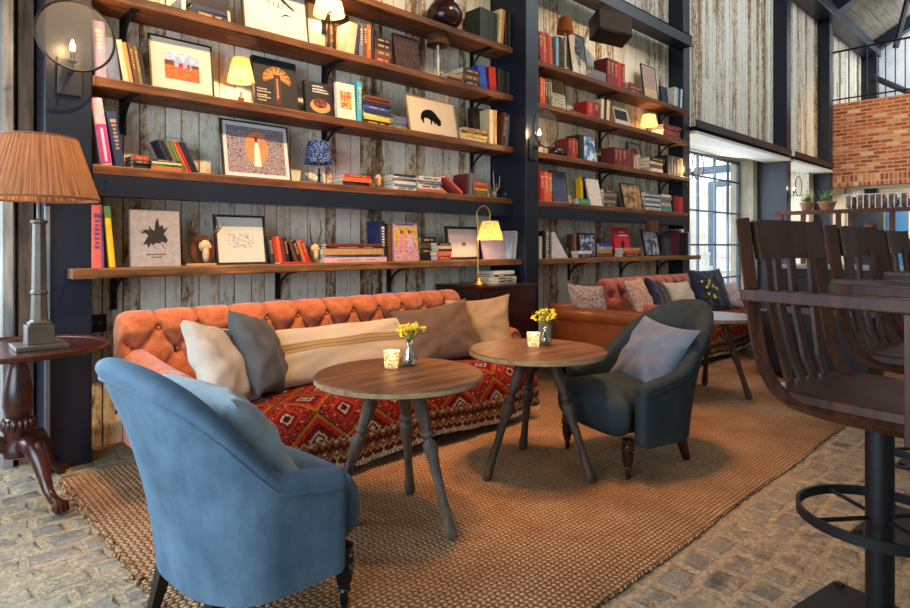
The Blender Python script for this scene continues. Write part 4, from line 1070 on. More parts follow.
c2_ = copy_tree(st); c2_.location = (2.99, .42, .004); c2_['label'] = 'dark wooden bar stool in the middle of the row of three'; c2_.rotation_euler = (0, 0, math.radians(-6))
c3_ = copy_tree(st); c3_.location = (4.03, .47, .004); c3_['label'] = 'dark wooden bar stool farthest from the camera in the row'; c3_.rotation_euler = (0, 0, math.radians(-3))
# ================================================================ BAR BEYOND
t = thing('bar_counter', 'dark panelled bar counter with pale top beyond the stools', 'counter', (0, 0, 0))
MB().box(7.0, 7.6, -.6, 2.35, .91, .95, b=.006).build('countertop', plain('#9b9fa0', .25, name='pale_counter'), t)
MB().box(7.08, 7.55, -.6, 2.30, 0, .905).build('body', plain('#150b08', .5), t)
for k in range(4): MB().box(7.065, 7.085, -.4+k*.68, .2+k*.68, .12, .82, b=.008).build('panel', plain('#1d100b', .45), t)
t = thing('low_cabinet', 'dark low cabinet on the rug behind the first bar stool', 'cabinet', (0, 0, 0))
MB().box(5.64, 6.15, 1.2, 2.03, .06, .56, b=.01).build('body', plain('#120a08', .45), t); MB().box(5.62, 6.17, 1.18, 2.05, .56, .585, b=.006).build('top', plain('#1d100b', .4), t)
for x in (5.68, 6.06):
    for y in (1.24, 1.94): MB().box(x, x+.05, y, y+.05, .017, .07).build('leg', plain('#0c0706', .4), t)
GX = 10.6
t = thing('bar_gantry', 'red-brown timber gantry shelving standing behind the bar', 'shelving', (0, 0, 0))
M_GANT = wood('#3a1c12', '#6f3b26', 'Z', .5, 1, .2, name='gantry_timber')
for z in (1.70, 1.25, .62): MB().box(GX-.15, GX+.15, .9, 3.5, z-.05, z, b=.005).build('shelf', M_GANT, t)
for y in (3.42, 3.1, 2.62, 2.46, 1.95, 1.4, .95):
    MB().box(GX-.13, GX-.07, y-.03, y+.03, 0, 1.65).build('post', M_GANT, t)
def pot(y, x, z, r, label, pl):
    t = thing('plant_pot', label, 'pot', (x, y, z), 0, 'terracotta pots'); MB().lathe([(r*.62, 0), (r*.95, .11), (r*1.03, .11), (r*1.03, .135), (r*.9, .135), (r*.88, .12), (.001, .12)], 20).build('body', plain('#9c6a52', .8), t, True, sharp=40)
    MB().lathe([(.001, .118), (r*.9, .119)], 16).build('soil', plain('#2c2018', .95), t)
    b = MB(); rs = random.Random(label)
    for i in range(260):
        a = rs.uniform(0, 2*PI); e = rs.uniform(.1, 1.4); l = rs.uniform(.08, .20); d = Vector((math.cos(a)*math.cos(e), math.sin(a)*math.cos(e), math.sin(e))); p = Vector((0, 0, .12))+d*rs.uniform(.02, l); s_ = d.cross(Vector((0, 0, 1))).normalized()*.010; q = d*.04+Vector((0, 0, rs.uniform(-.01, .01)))
        b.add([p-s_*.3, p+q*.5+s_, p+q, p+q*.5-s_], [(0, 1, 2, 3)])
    o = b.build('herb_foliage', plain('#6c8a45', .7, var=.35, nsc=20)); o.location = (x, y, z); tag(o, pl, 'plant', 'herbs in pots')
pot(3.08, GX, 1.70, .10, 'small terracotta pot at the left end of the gantry top', 'green herb growing in the small left pot on the gantry')
pot(2.80, GX, 1.70, .13, 'larger terracotta pot second from the left on the gantry top', 'bushy green herb growing in the larger pot on the gantry')
t = thing('glass_rack', 'white wire rack along the top of the gantry, right of the pots', 'rack', (0, 0, 0))
for i in range(12): MB().box(GX-.14, GX-.125, 2.52-i*.075-.006, 2.52-i*.075+.006, 1.701, 1.90).build('bar', plain('#d9d6cf', .5), t)
MB().box(GX-.145, GX-.12, 1.66, 2.56, 1.90, 1.912).build('rail', plain('#d9d6cf', .5), t)
rs = random.Random(5)
for i in range(7):
    o = MB().ball((0, 0, .07), (.07, .065, .07), n=12, m=8).ball((.01, .02, .16), (.06, .05, .06), n=10, m=6).build('loaf', plain('#8a6248', .8, var=.3, nsc=25), None, True, (GX-.02, 2.48-i*.135, 1.701)); tag(o, 'round brown loaf, %s from the left behind the white rack' % ['first', 'second', 'third', 'fourth', 'fifth', 'sixth', 'seventh'][i], 'bread', 'loaves on the gantry')
o = MB().ball((0, 0, .08), (.12, .12, .08)).ball((0, .02, .18), (.09, .09, .07)).build('loaf', plain('#7c5238', .8, var=.3, nsc=25), None, True, (GX, 2.22, 1.251)); tag(o, 'stack of brown loaves on the middle gantry shelf', 'bread')
o = MB().lathe([(.04, 0), (.09, .05), (.085, .05), (.035, .008), (.001, .008)], 20).build('bowl', plain('#dadada', .4), None, True, (GX, 3.0, 1.251)); tag(o, 'small white bowl on the middle gantry shelf', 'bowl')
o = MB().box(15.6, 16.0, 2.7, 3.45, 2.50, 2.556, b=.01).build('ceiling_light', emis('panel_light', '#fff4e0', 3)); tag(o, 'flat white ceiling light under the brick gallery', 'lamp')
# ================================================================ SHELF CONTENTS
SHZ = {'T0': ZT[0], 'T1': ZT[1], 'T2': ZT[2], 'T3': ZT[3], 'T4': ZT[4], 'U0': 3.775, 'U1': ZU[0], 'U2': ZU[1], 'U3': ZU[2], 'U4': ZU[3], 'U5': ZU[4]}
BAY = {'T': 'left bay', 'U': 'right bay'}
SN = {'T0': 'topmost left-bay shelf', 'T1': 'second left-bay shelf', 'T2': 'third left-bay shelf', 'T3': 'left-bay beam shelf', 'T4': 'lowest left-bay shelf',
      'U1': 'topmost right-bay shelf', 'U2': 'second right-bay shelf', 'U3': 'third right-bay shelf', 'U4': 'right-bay beam shelf', 'U5': 'lowest right-bay shelf'}
ORD = ['first', 'second', 'third', 'fourth', 'fifth', 'sixth', 'seventh', 'eighth', 'ninth', 'tenth', 'eleventh', 'twelfth']
HEX = {'white': '#c9c6bd', 'cream': '#c4b48f', 'black': '#131214', 'dark green': '#1b2b22', 'navy': '#1a2340', 'blue': '#2346a8', 'slate blue': '#5a6680', 'grey': '#6a6a6a', 'orange': '#c25a22', 'tan': '#a98250',
       'red': '#a8231e', 'maroon': '#5c1820', 'dark brown': '#2c1a12', 'brown': '#5a3825', 'yellow': '#d9b019', 'green': '#4a7a3a', 'purple': '#5b3f74', 'magenta': '#b8287a', 'coral': '#c9584a', 'pink': '#c49aa8',
       'teal': '#1d8c78', 'light blue': '#7faac4', 'pale pink': '#c9b0ac', 'dark red': '#6e1a1c', 'turquoise': '#3ba0b5', 'olive': '#6b6238', 'pale blue': '#9fb0c4', 'lilac': '#8d80a6', 'dark blue': '#1f2c52'}
def bm_(c): return plain(HEX.get(c, c), .6, var=.18, nsc=35, bmp=.08)
def book_mesh(t_, d, h, mat, parent, flat=False):
    """upright book: spine towards -Y, thickness along X 0..t_, depth along Y 0..d"""
    c = .0025
    m = MB().box(0, c, 0, d, 0, h).box(t_-c, t_, 0, d, 0, h)
    # rounded spine
    pts = [(0, 0), (.12*t_, -.004), (.5*t_, -.006), (.88*t_, -.004), (t_, 0), (t_, .003), (0, .003)]
    n_ = len(pts)
    m.add([(x, y, 0) for x, y in pts]+[(x, y, h) for x, y in pts], [tuple(range(n_))[::-1], tuple(range(n_, 2*n_))]+[(i, (i+1) % n_, n_+(i+1) % n_, n_+i) for i in range(n_)])
    cov = m.build('cover', mat, parent)
    MB().box(c, t_-c, .003, d-.006, .004, h-.004).build('pages', M_PAPER, parent)
    return cov
def spine_marks(parent, t_, h, col, seed):
    r = random.Random(seed); m = MB()
    z = h*.78
    m.box(t_*.25, t_*.75, -.0072, -.004, z, z+h*.05)
    for i in range(r.randint(3, 6)):
        z -= h*.055; a = r.uniform(.25, .4); m.box(t_*a, t_*(1-a), -.0072, -.004, z, z+h*.03)
    m.build('spine_lettering', bm_(col), parent)['kind'] = 'stuff'
def upright(label, x, y, z, t_, d, h, col, lean=0, group='books on the shelves', marks=None, yaw=0):
    """lean in degrees, positive = top towards +X ; x = left end of the foot"""
    le = math.radians(lean)
    piv = x+(t_*math.cos(le) if lean > 0 else 0)
    o = thing('book', label, 'book', (piv, y, z+.0006), (0, le, math.radians(yaw)), group)
    inner = MB
    off = -t_ if lean > 0 else 0
    c = .0025; m = MB()
    def sh(vs): return [(a+off, b_, c_) for a, b_, c_ in vs]
    m.box(0, c, 0, d, 0, h).box(t_-c, t_, 0, d, 0, h)
    pts = [(0, 0), (.12*t_, -.004), (.5*t_, -.006), (.88*t_, -.004), (t_, 0), (t_, .003), (0, .003)]; n_ = 7
    m.add([(a, b_, 0) for a, b_ in pts]+[(a, b_, h) for a, b_ in pts], [tuple(range(n_))[::-1], tuple(range(n_, 2*n_))]+[(i, (i+1) % n_, n_+(i+1) % n_, n_+i) for i in range(n_)])
    m.v = sh(m.v); m.build('cover', bm_(col), o)
    p = MB().box(c, t_-c, .003, d-.006, .004, h-.004); p.v = sh(p.v); p.build('pages', M_PAPER, o)
    if marks:
        r = random.Random(label); q = MB(); zz = h*.80; q.box(t_*.22, t_*.78, -.0074, -.004, zz, zz+h*.06)
        for i in range(r.randint(4, 7)):
            zz -= h*.07; a = r.uniform(.24, .36); q.box(t_*a, t_*(1-a), -.0074, -.004, zz, zz+h*.04)
        q.v = sh(q.v); q.build('spine_lettering', bm_(marks), o)['kind'] = 'stuff'
    return o
def row(sh, px0, px1, ytop, cols, desc, lean=0, y=3.70, d=.17, hv=.06, marks='cream', seed=1, hs=None, ts=None, group=None):
    """a row of upright books between two pixels on a shelf; cols left to right"""
    x0, x1 = SX(px0, y), SX(px1, y); z = SHZ[sh]; n_ = len(cols); r = random.Random(seed+int(px0))
    H = SZ((px0+px1)/2, ytop, y)-z
    H = H/math.cos(math.radians(lean)) if lean else H
    ws = ts or [r.uniform(.8, 1.25) for _ in cols]; tot = sum(ws); x = x0; le = math.radians(abs(lean))
    run = x1-x0 if lean == 0 else max((x1-x0)-0*H*math.sin(le), .3*(x1-x0))
    for i, c in enumerate(cols):
        w_ = run*ws[i]/tot; t_ = w_*math.cos(le)*.985
        h = H*(hs[i] if hs else r.uniform(1-hv, 1))
        if n_ == 1: lb = '%s book, %s' % (c, desc)
        else: lb = '%s book, %s from left in %s' % (c, ORD[i], desc)
        upright(lb, x, y, z, t_, d, h, c, lean, group or 'books on the '+SN[sh], marks if (marks and r.random() < .75) else None)
        x += w_
def stack(sh, px0, px1, items, desc, y=3.69, d=.17, seed=1, top=None):
    """flat books; items bottom to top: (colour, thickness)"""
    z = SHZ[sh]+.0006; x0, x1 = SX(px0, y), SX(px1, y); w0 = x1-x0; r = random.Random(seed+int(px0)); n_ = len(items)
    if top is not None:
        H = SZ((px0+px1)/2, top, y)-SHZ[sh]; s = H/sum(q for _, q in items); items = [(c, q*s) for c, q in items]
    for i, (c, t_) in enumerate(items):
        w_ = w0*r.uniform(.86, 1.0); xo = x0+r.uniform(0, w0-w_); yaw = r.uniform(-.04, .04)
        lb = ('%s book lying flat at %s' % (c, desc)) if n_ == 1 else '%s book, %s in %s' % (c, 'lowest' if i == 0 else ('topmost' if i == n_-1 else ORD[i]+' up'), desc)
        o = thing('book', lb, 'book', (xo, y+r.uniform(0, .008), z), (0, 0, yaw), 'books on the '+SN[sh])
        cc = .002; m = MB().box(0, w_, 0, d, 0, cc).box(0, w_, 0, d, t_-cc, t_).box(0, w_, -.003, .003, 0, t_, b=.001)
        m.build('cover', bm_(c), o); MB().box(.004, w_-.004, .003, d-.005, cc, t_-cc).build('pages', M_PAPER, o)
        if t_ > .012 and r.random() < .55:
            q = MB().box(w_*.2, w_*.2+w_*.35, -.0042, -.002, t_*.35, t_*.65).box(w_*.65, w_*.82, -.0042, -.002, t_*.35, t_*.65); q.build('spine_lettering', bm_('tan' if c not in ('cream', 'white', 'tan') else 'brown'), o)['kind'] = 'stuff'
        z += t_+.0004
def facing(sh, pxL, pxR, ytop, label, col, name='book', th=.025, lean=10, y=None, yaw=0, cat='book', ytopR=None):
    """a book shown face-on, leaning back against the wall; returns thing + size"""
    y = y or 3.74; z = SHZ[sh]; x0, x1 = SX(pxL, y), SX(pxR, y); w_ = x1-x0; H = (SZ(pxL, ytop, y)-z)*1.0; le = math.radians(lean); h = H/math.cos(le)*1.0
    maxd = (3.905-y-th*1.0); 
    if h*math.sin(le) > maxd: le = math.asin(max(.02, maxd/h))
    o = thing(name, label, cat, (x0, y, z+.001+0*th), (-le, 0, math.radians(yaw)), 'books on the '+SN[sh] if cat == 'book' else None)
    if cat == 'book':
        c = .003; MB().box(0, w_, 0, c, 0, h).box(0, w_, th-c, th, 0, h).box(-.003, .003, 0, th, 0, h, b=.001).build('cover', bm_(col), o)
        MB().box(.003, w_-.005, c, th-c, .004, h-.004).build('pages', M_PAPER, o)
    return o, w_, h
def frame(sh, pxL, pxR, ytop, label, fcol, bw=.014, mat='#cfcabb', mt=.03, art=None, lean=10, y=3.75, th=.02, cat='framed picture', glassy=True, name='picture_frame', yaw=0):
    o, w_, h = facing(sh, pxL, pxR, ytop, label, '', name, th, lean, y, yaw, cat)
    o['group'] = 'framed pictures on the shelves'
    fm_ = plain(fcol, .4, var=.2, nsc=20)
    MB().box(0, w_, 0, th, 0, bw).box(0, w_, 0, th, h-bw, h).box(0, bw, 0, th, bw, h-bw).box(w_-bw, w_, 0, th, bw, h-bw).build('frame', fm_, o)
    MB().box(bw, w_-bw, .006, th-.003, bw, h-bw).build('mount', plain(mat, .85, var=.04, nsc=60), o)
    if art:
        ap = thing_part('picture', o, (bw+mt, .0058, bw+mt)); art(ap, w_-2*bw-2*mt, h-2*bw-2*mt)
    if glassy: MB().box(bw, w_-bw, .0015, .0025, bw, h-bw).build('glass', thin_glass('picture_glass', .012), o)
    return o
def thing_part(name, parent, loc):
    return (parent, Vector(loc))
def flat(ap, pts, col, th, name='picture', mat=None):
    o_, l = ap; m = MB().poly(pts, .0003*th); b_ = m.build(name, mat or plain(col, .8, var=.2, nsc=60, bmp=0), o_); b_.location = l; return b_
def rect(x0, x1, z0, z1): return [(x0, z0), (x1, z0), (x1, z1), (x0, z1)]
def noisy(name, stops, sc=(1, 1, 1), nsc=20):
    key = ('n', name)
    if key in MATS: return MATS[key]
    m, nt, b = newmat(name); n_ = noise(nt, coords(nt, 'Object', sc), nsc, 6, .65); r = ramp(nt, [(p, hx(c)) for p, c in stops], n_); nt.links.new(r.outputs[0], b.inputs['Base Color']); b.inputs['Roughness'].default_value = .7
    MATS[key] = m; return m
# --- art
def art_barn(a, w_, h):
    flat(a, rect(0, w_, h*.55, h), '', 1, 'sky', noisy('painted_sky', [(.35, '#6f8fb8'), (.6, '#b9c3d6')], (1, 1, 3), 25))
    flat(a, rect(0, w_, 0, h*.55), '', 1, 'field', noisy('painted_field', [(.3, '#7a2c10'), (.5, '#b8541a'), (.7, '#c98a34')], (1, 1, 3), 40))
    flat(a, rect(0, w_*.4, h*.5, h*.68), '#5c3524', 2, 'trees'); flat(a, rect(w_*.75, w_, h*.5, h*.62), '#5c3524', 2, 'trees')
    for c, s in ((.42, .15), (.66, .11)):
        flat(a, [(w_*(c-s), h*.5), (w_*(c+s), h*.42), (w_*(c+s), h*.62), (w_*(c-s*.2), h*.88), (w_*(c-s), h*.66)], '#8f9fc4', 3, 'barn'); flat(a, rect(w_*(c-.02), w_*(c+s*.7), h*.45, h*.62), '#a32018', 4, 'barn_door')
def art_figure(a, w_, h):
    flat(a, rect(0, w_, 0, h), '', 1, 'thicket', noisy('thicket_print', [(.40, '#151214'), (.47, '#a8a0a6'), (.52, '#241c20'), (.58, '#98808a'), (.64, '#b0604a')], (1, 1, 1), 42))
    flat(a, [(w_*.5+w_*.2*math.cos(t), h*.56+h*.36*math.sin(t)) for t in [2*PI*i/28 for i in range(28)]], '#c9794c', 2, 'orange_sun')
    flat(a, [(w_*.44, h*.16), (w_*.57, h*.16), (w_*.55, h*.55), (w_*.53, h*.68), (w_*.48, h*.68), (w_*.46, h*.5)], '#d9cfb8', 3, 'robed_figure')
    flat(a, [(w_*.50+w_*.028*math.cos(t), h*.74+h*.07*math.sin(t)) for t in [2*PI*i/12 for i in range(12)]], '#5a2a1a', 3, 'head')
def art_land(a, w_, h):
    flat(a, rect(w_*.16, w_*.84, h*.28, h*.68), '', 1, 'faint_sketch', noisy('faint_sketch', [(.42, '#7d8184'), (.52, '#b9bab4'), (.6, '#c6c5bd')], (1, 1, 2), 45))
def art_birds(a, w_, h):
    flat(a, rect(0, w_, h*.1, h*.5), '', 1, 'blue_wash', noisy('blue_wash', [(.4, '#b9c4cc'), (.6, '#d0cec6')], (1, 1, 3), 12))
    r = random.Random(4); pts = [(w_*.3, h*.72), (w_*.45, h*.70), (w_*.6, h*.66), (w_*.8, h*.52), (w_*.88, h*.50), (w_*.8, h*.57), (w_*.62, h*.72), (w_*.45, h*.78), (w_*.3, h*.8)]
    flat(a, pts, '#17151a', 2, 'black_brush_shape')
    for i in range(9): x = w_*(.1+.09*i); z = h*(.66-.02*i+r.uniform(-.05, .05)); flat(a, [(x, z-h*.03), (x+w_*.012, z-h*.03), (x+w_*.02, z+h*.04), (x+w_*.006, z+h*.05)], '#2a262a', 2, 'brush_mark')
    flat(a, [(w_*.55, h*.30), (w_*.68, h*.40), (w_*.80, h*.38), (w_*.68, h*.365)], '#2a262a', 2, 'brush_mark'); flat(a, [(w_*.52, h*.50), (w_*.64, h*.47), (w_*.64, h*.48), (w_*.52, h*.52)], '#2a262a', 2, 'brush_mark')
BISON = [(.10, .30), (.12, .12), (.17, .12), (.18, .30), (.24, .40), (.40, .36), (.46, .32), (.46, .10), (.51, .10), (.53, .28), (.60, .26), (.62, .12), (.66, .12), (.68, .25), (.74, .10), (.84, .08), (.92, .18), (.90, .30), (.95, .36), (.90, .38), (.86, .46), (.80, .56), (.70, .72), (.58, .82), (.44, .84), (.28, .78), (.14, .66), (.08, .50), (.05, .34), (.07, .24)]
RAVEN = [(.05, .60), (.20, .62), (.10, .55), (.24, .57), (.30, .50), (.22, .38), (.16, .28), (.26, .30), (.30, .20), (.36, .32), (.42, .28), (.50, .33), (.58, .31), (.64, .36), (.76, .32), (.80, .40), (.74, .50), (.70, .55), (.84, .74), (.72, .66), (.66, .78), (.60, .72), (.56, .95), (.50, .85), (.46, .62), (.40, .66), (.32, .76), (.34, .64), (.26, .66)]
def art_plant(a, w_, h):
    for x0, x1, z1 in ((.5, .45, .95), (.5, .3, .75), (.5, .68, .8), (.5, .6, .6)):
        flat(a, [(w_*x0-.002, 0), (w_*x0+.002, 0), (w_*x1+.002, h*z1), (w_*x1-.002, h*z1)], '#3a3a30', 2, 'stem_drawing')
        for k in range(4): q = .35+.18*k; xx = w_*(x0+(x1-x0)*q); zz = h*z1*q; flat(a, [(xx, zz), (xx+w_*.10, zz+h*.03), (xx+w_*.04, zz+h*.08)], '#4a4a3c', 2, 'leaf_drawing')
def art_check(a, w_, h):
    flat(a, rect(0, w_, h*.30, h), '', 1, 'patterned_print', noisy('spot_print', [(.44, '#d5cdbb'), (.5, '#8a4a3c'), (.56, '#6d6a70')], (1, 1, 1), 120)); flat(a, rect(0, w_, 0, h*.28), '#b8a878', 1, 'lower_field')
def art_noise(name, stops, nsc=50, sc=(1, 1, 1)):
    def f(a, w_, h): flat(a, rect(0, w_, 0, h), '', 1, 'print', noisy(name, stops, sc, nsc))
    return f
def squiggle(o, x, z, w_, h, col, y=-.0006, seed=0):
    r = random.Random(seed); m = MB(); xx = 0
    while xx < w_:
        q = r.uniform(.3, .7)*h; m.box(x+xx, x+xx+q, y, .0, z, z+h*r.uniform(.6, 1)); xx += q+h*.22
    m.build('lettering', bm_(col), o)['kind'] = 'stuff'

# ------------------------------------------------ left bay, topmost shelf
Y0 = 3.70
x = SX(444, 3.78)
t = MB().lathe([(.05, 0), (.11, .03), (.15, .09), (.155, .14), (.12, .21), (.075, .24), (.085, .26), (.075, .26), (.07, .245)], 28, caps=False).lathe([(.001, 0.0), (.05, 0)], 28, caps=False).build('round_jar', plain('#2a0f10', .25, name='oxblood_glaze'), None, True, (x, 3.775, SHZ['T0']+.001), sharp=50); tag(t, 'dark oxblood round jar on the topmost left-bay shelf', 'jar')
row('T0', 480, 497, 9, ['dark green', 'dark green'], 'group at the right end of topmost left-bay shelf', d=.19, marks=None)
row('T0', 498, 503, 8, ['cream', 'tan'], 'pair right of the dark green books, topmost shelf', lean=6, marks=None, y=3.69)
row('T0', 505, 512, 14, ['black', 'dark green'], 'last pair on the topmost left-bay shelf', marks=None, y=3.69)
# ------------------------------------------------ left bay, second shelf
row('T1', 181, 186, -4, ['white'], 'standing left of the navy stack, second left-bay shelf', marks='light blue')
stack('T1', 190, 229, [('navy', .04), ('dark blue', .03), ('black', .045), ('navy', .04)], 'dark stack on second left-bay shelf', d=.19, top=-6)
frame('T1', 244, 310, -40, 'large pale watercolour of black brush strokes in thin brown frame, second left-bay shelf', '#3d2418', .012, '#c9c8c4', .03, art_birds, 9, y=3.72)
def stick_lamp(sh, px, ylamp, label, shade_px, ysh0, ysh1, shcol, stick, emit, power, y=3.78, pattern=None, pleat=0, stickprof=None, colr=WARM2, topf=.66, trans=.5):
    z = SHZ[sh]; x = SX(px, y); d_ = y/ray(px)[1]
    r0 = shade_px/2*d_/FPX; za = SZ(px, ysh1, y)-z; zb = SZ(px, ysh0, y)-z
    t = thing('table_lamp', label, 'lamp', (x, y, z+.001), 0, 'small lamps on the shelves')
    prof = stickprof or [(.045, 0), (.045, .012), (.018, .022), (.012, .05), (.016, .07), (.011, .09), (.014, za*.6), (.010, za*.75), (.012, za)]
    MB().lathe(prof, 16).build('stand', stick, t, True, sharp=50)
    MB().tube([(0, 0, za-.01), (0, 0, za+.03)], .006, 8).build('lamp_holder', M_BRASS, t)
    s = MB(); s.grid(lambda u, v: ((r0+(r0*topf-r0)*v)*math.cos(2*PI*u), (r0+(r0*topf-r0)*v)*math.sin(2*PI*u), za+(zb-za)*v), 40, 4, cu=True)
    s.build('lamp_shade', shade_mat('shade_'+label[:22], shcol, emit, pleat, pattern, trans), t, True)
    if power:
        MB().ball((0, 0, za+.05), (.016, .016, .022)).build('bulb', emis('bulb', '#ffd9a0', 12), t, True)
        l = light('lamp_light', 'POINT', (0, 0, za+.012), power, colr, rad=.02); l.parent = t
    return t
M_DSTICK = wood('#1d0f08', '#4a2a18', 'Z', .4, 2, .2, name='turned_stick'); M_WSTICK = plain('#c9c4b8', .5)
stick_lamp('T1', 329, 45, 'lit lamp with white shade on dark turned stick, second left-bay shelf', 31, -10, 15, '#e8c89a', M_DSTICK, .55, 9.0)
frame('T1', 336, 352, 10, 'small brown framed picture behind the white-shaded lamp, second left-bay shelf', '#2c1810', .012, '#5a3f2c', .01, None, 7, y=3.83)
row('T1', 346, 358, 22, ['cream', 'navy'], 'leaning books right of the white-shaded lamp', lean=8, ts=[2.2, 1], marks=None, d=.18)
row('T1', 359, 374, 24, ['grey', 'brown', 'orange', 'black'], 'row right of the white-shaded lamp', lean=0, marks='cream', d=.18)
stack('T1', 374, 392, [('dark red', .03), ('brown', .035), ('dark brown', .03), ('black', .02)], 'stack left of the dark photo book, second left-bay shelf', top=39)
o, w_, h = facing('T1', 397, 421, 31, 'dark book with blotchy reddish cover, second left-bay shelf', 'dark brown', lean=9)
flat((o, Vector((.006, 0, .006))), rect(0, w_-.012, 0, h-.012), '', 1, 'cover_art', noisy('dark_blotch', [(.4, '#120c0e'), (.6, '#3a1c20'), (.75, '#8a6a70')], (1, 1, 1), 30))
stick_lamp('T1', 438, 74, 'unlit lamp with brown gathered shade on white stick, second left-bay shelf', 23, 26, 46, '#6d4a34', M_WSTICK, 0, 0, pleat=14)
stack('T1', 447, 462, [('dark brown', .02), ('tan', .02)], 'low stack under the white stick lamp, second left-bay shelf', top=74)
stack('T1', 463, 481, [('black', .02), ('brown', .022), ('dark brown', .02)], 'stack left of the blue book, second left-bay shelf', top=69)
row('T1', 480, 488, 66, ['blue'], 'leaning left of the red book, second left-bay shelf', lean=-9, marks=None)
row('T1', 490, 497, 67, ['red'], 'leaning right of the blue book, second left-bay shelf', lean=-5, marks=None)
row('T1', 498, 512, 70, ['dark green', 'black', 'dark green'], 'last dark books of second left-bay shelf', marks=None)
# ------------------------------------------------ left bay, third shelf
row('T2', 95, 108, 22, ['lilac'], 'tall and behind the glass sconce, third left-bay shelf', lean=-3, marks='cream', d=.18)
row('T2', 109, 121, 38, ['slate blue'], 'tall, leaning right of the lilac one, third left-bay shelf', lean=-7, marks=None)
row('T2', 124, 134, 42, ['cream', 'tan'], 'pair right of the slate blue book, third left-bay shelf', lean=-10, marks=None)
row('T2', 135, 148, 46, ['brown', 'olive', 'black'], 'row left of the barn picture', lean=-10, marks='tan')
frame('T2', 151, 215, 30, 'framed barn painting with wide white mount, third left-bay shelf', '#17110e', .010, '#cdc2b2', .075, art_barn, 9, y=3.73)
stick_lamp('T2', 241, 98, 'small lit lamp with yellow shade beside the barn picture', 26, 59, 82, '#d8ac68', plain('#8d5a3a', .4), .30, 6.0, stickprof=[(.03, 0), (.03, .01), (.012, .02), (.022, .045), (.010, .06), (.008, .085)], topf=.62)
o, w_, h = facing('T2', 256, 299, 53, 'large black book with tan plumed animal head on cover, third left-bay shelf', 'black', lean=8, th=.04)
pl_ = (o, Vector((0, 0, 0)))
for i in range(26):
    a = PI*(-.12+1.24*i/25); c = (w_*.52, h*.66); l = w_*.33; q = (c[0]+l*math.cos(a), c[1]+l*.72*math.sin(a)-.02*abs(math.cos(a))); n_ = (-math.sin(a)*.006, math.cos(a)*.006)
    flat(pl_, [(c[0]-n_[0], c[1]-n_[1]), (c[0]+n_[0], c[1]+n_[1]), (q[0]+n_[0]*.6, q[1]+n_[1]*.6), (q[0]-n_[0]*.6, q[1]-n_[1]*.6)], ['#a8713a', '#8a5428', '#c08a4c'][i % 3], 1+i % 3, 'plume')
flat(pl_, [(w_*.44, h*.70), (w_*.60, h*.70), (w_*.62, h*.45), (w_*.58, h*.12), (w_*.48, h*.10), (w_*.43, h*.4)], '#4a2a1c', 5, 'animal_head')
flat(pl_, [(w_*.50, h*.62), (w_*.54, h*.62), (w_*.545, h*.25), (w_*.50, h*.2)], '#a07860', 6, 'blaze')
for i, q in enumerate((.36, .31, .24, .20, .14)): squiggle(o, w_*.05, h*q, w_*(.2+.1*(i % 2)), h*.028, 'cream', seed=i)
o, w_, h = facing('T2', 307, 335, 79, 'black cookery book with a food bowl cover, third left-bay shelf', 'black', lean=7, th=.035)
for q, ww in ((.86, .35), (.77, .5), (.70, .55)): squiggle(o, w_*.25, h*q, w_*ww, h*.055, 'white', seed=int(q*100))
flat((o, Vector((0, 0, 0))), [(w_*(.5+.36*math.cos(t)), h*(.32+.20*math.sin(t))) for t in [2*PI*i/24 for i in range(24)]], '#a88a5a', 1, 'dish_photo'); flat((o, Vector((0, 0, 0))), [(w_*(.5+.25*math.cos(t)), h*(.40+.14*math.sin(t))) for t in [2*PI*i/20 for i in range(20)]], '', 2, 'food_photo', noisy('food_photo', [(.4, '#2a1210'), (.55, '#7a2018'), (.7, '#c08a48')], (1, 1, 1), 60))
o, w_, h = facing('T2', 338, 356, 81, 'white book with small yellow and red cover picture, third left-bay shelf', 'white', lean=5, th=.03, y=3.69)
flat((o, Vector((w_*.18, 0, h*.30))), rect(0, w_*.62, 0, h*.48), '', 1, 'cover_art', noisy('comic_picture', [(.35, '#5a3f80'), (.48, '#c0402c'), (.55, '#e0b030'), (.7, '#c9c4cc')], (1, 1, 1), 50))
row('T2', 357, 362, 80, ['turquoise'], 'slim, right of the white picture book, third left-bay shelf', marks='cream')
stack('T2', 363, 391, [('dark brown', .02), ('yellow', .015), ('cream', .015), ('navy', .018), ('blue', .018), ('black', .018), ('dark red', .012), ('brown', .014)], 'tall stack on third left-bay shelf', top=97, d=.18)
stack('T2', 393, 410, [('slate blue', .02), ('slate blue', .02)], 'low stack left of the bison picture', top=117, y=3.76, d=.12)
o = frame('T2', 411, 459, 92, 'cream picture of a black bison in pale wooden frame, third left-bay shelf', '#a8845a', .006, '#cdb89c', .02, None, 12, y=3.70, glassy=False)
ww = SX(459, 3.70)-SX(411, 3.70); hh = (SZ(411, 92, 3.70)-SHZ['T2'])
MB().poly([(ww*(.22+.48*p), hh*(.24+.56*q)) for p, q in BISON], .0012).build('bison_print', plain('#0c0a09', .9, var=.3, spec=.1), o, loc=(0, .0058, 0))
stack('T2', 460, 487, [('cream', .018), ('yellow', .015), ('dark brown', .012), ('tan', .015)], 'small stack right of the bison picture', top=129)
o, w_, h = facing('T2', 474, 491, 107, 'big dark brown album near the column, third left-bay shelf', 'dark brown', lean=3, th=.06, y=3.80)
row('T2', 489, 497, 109, ['cream', 'tan'], 'pair right of the dark brown album', marks=None, d=.12)
row('T2', 501, 511, 113, ['brown', 'slate blue', 'black'], 'last leaning books of third left-bay shelf', lean=9, marks='cream')
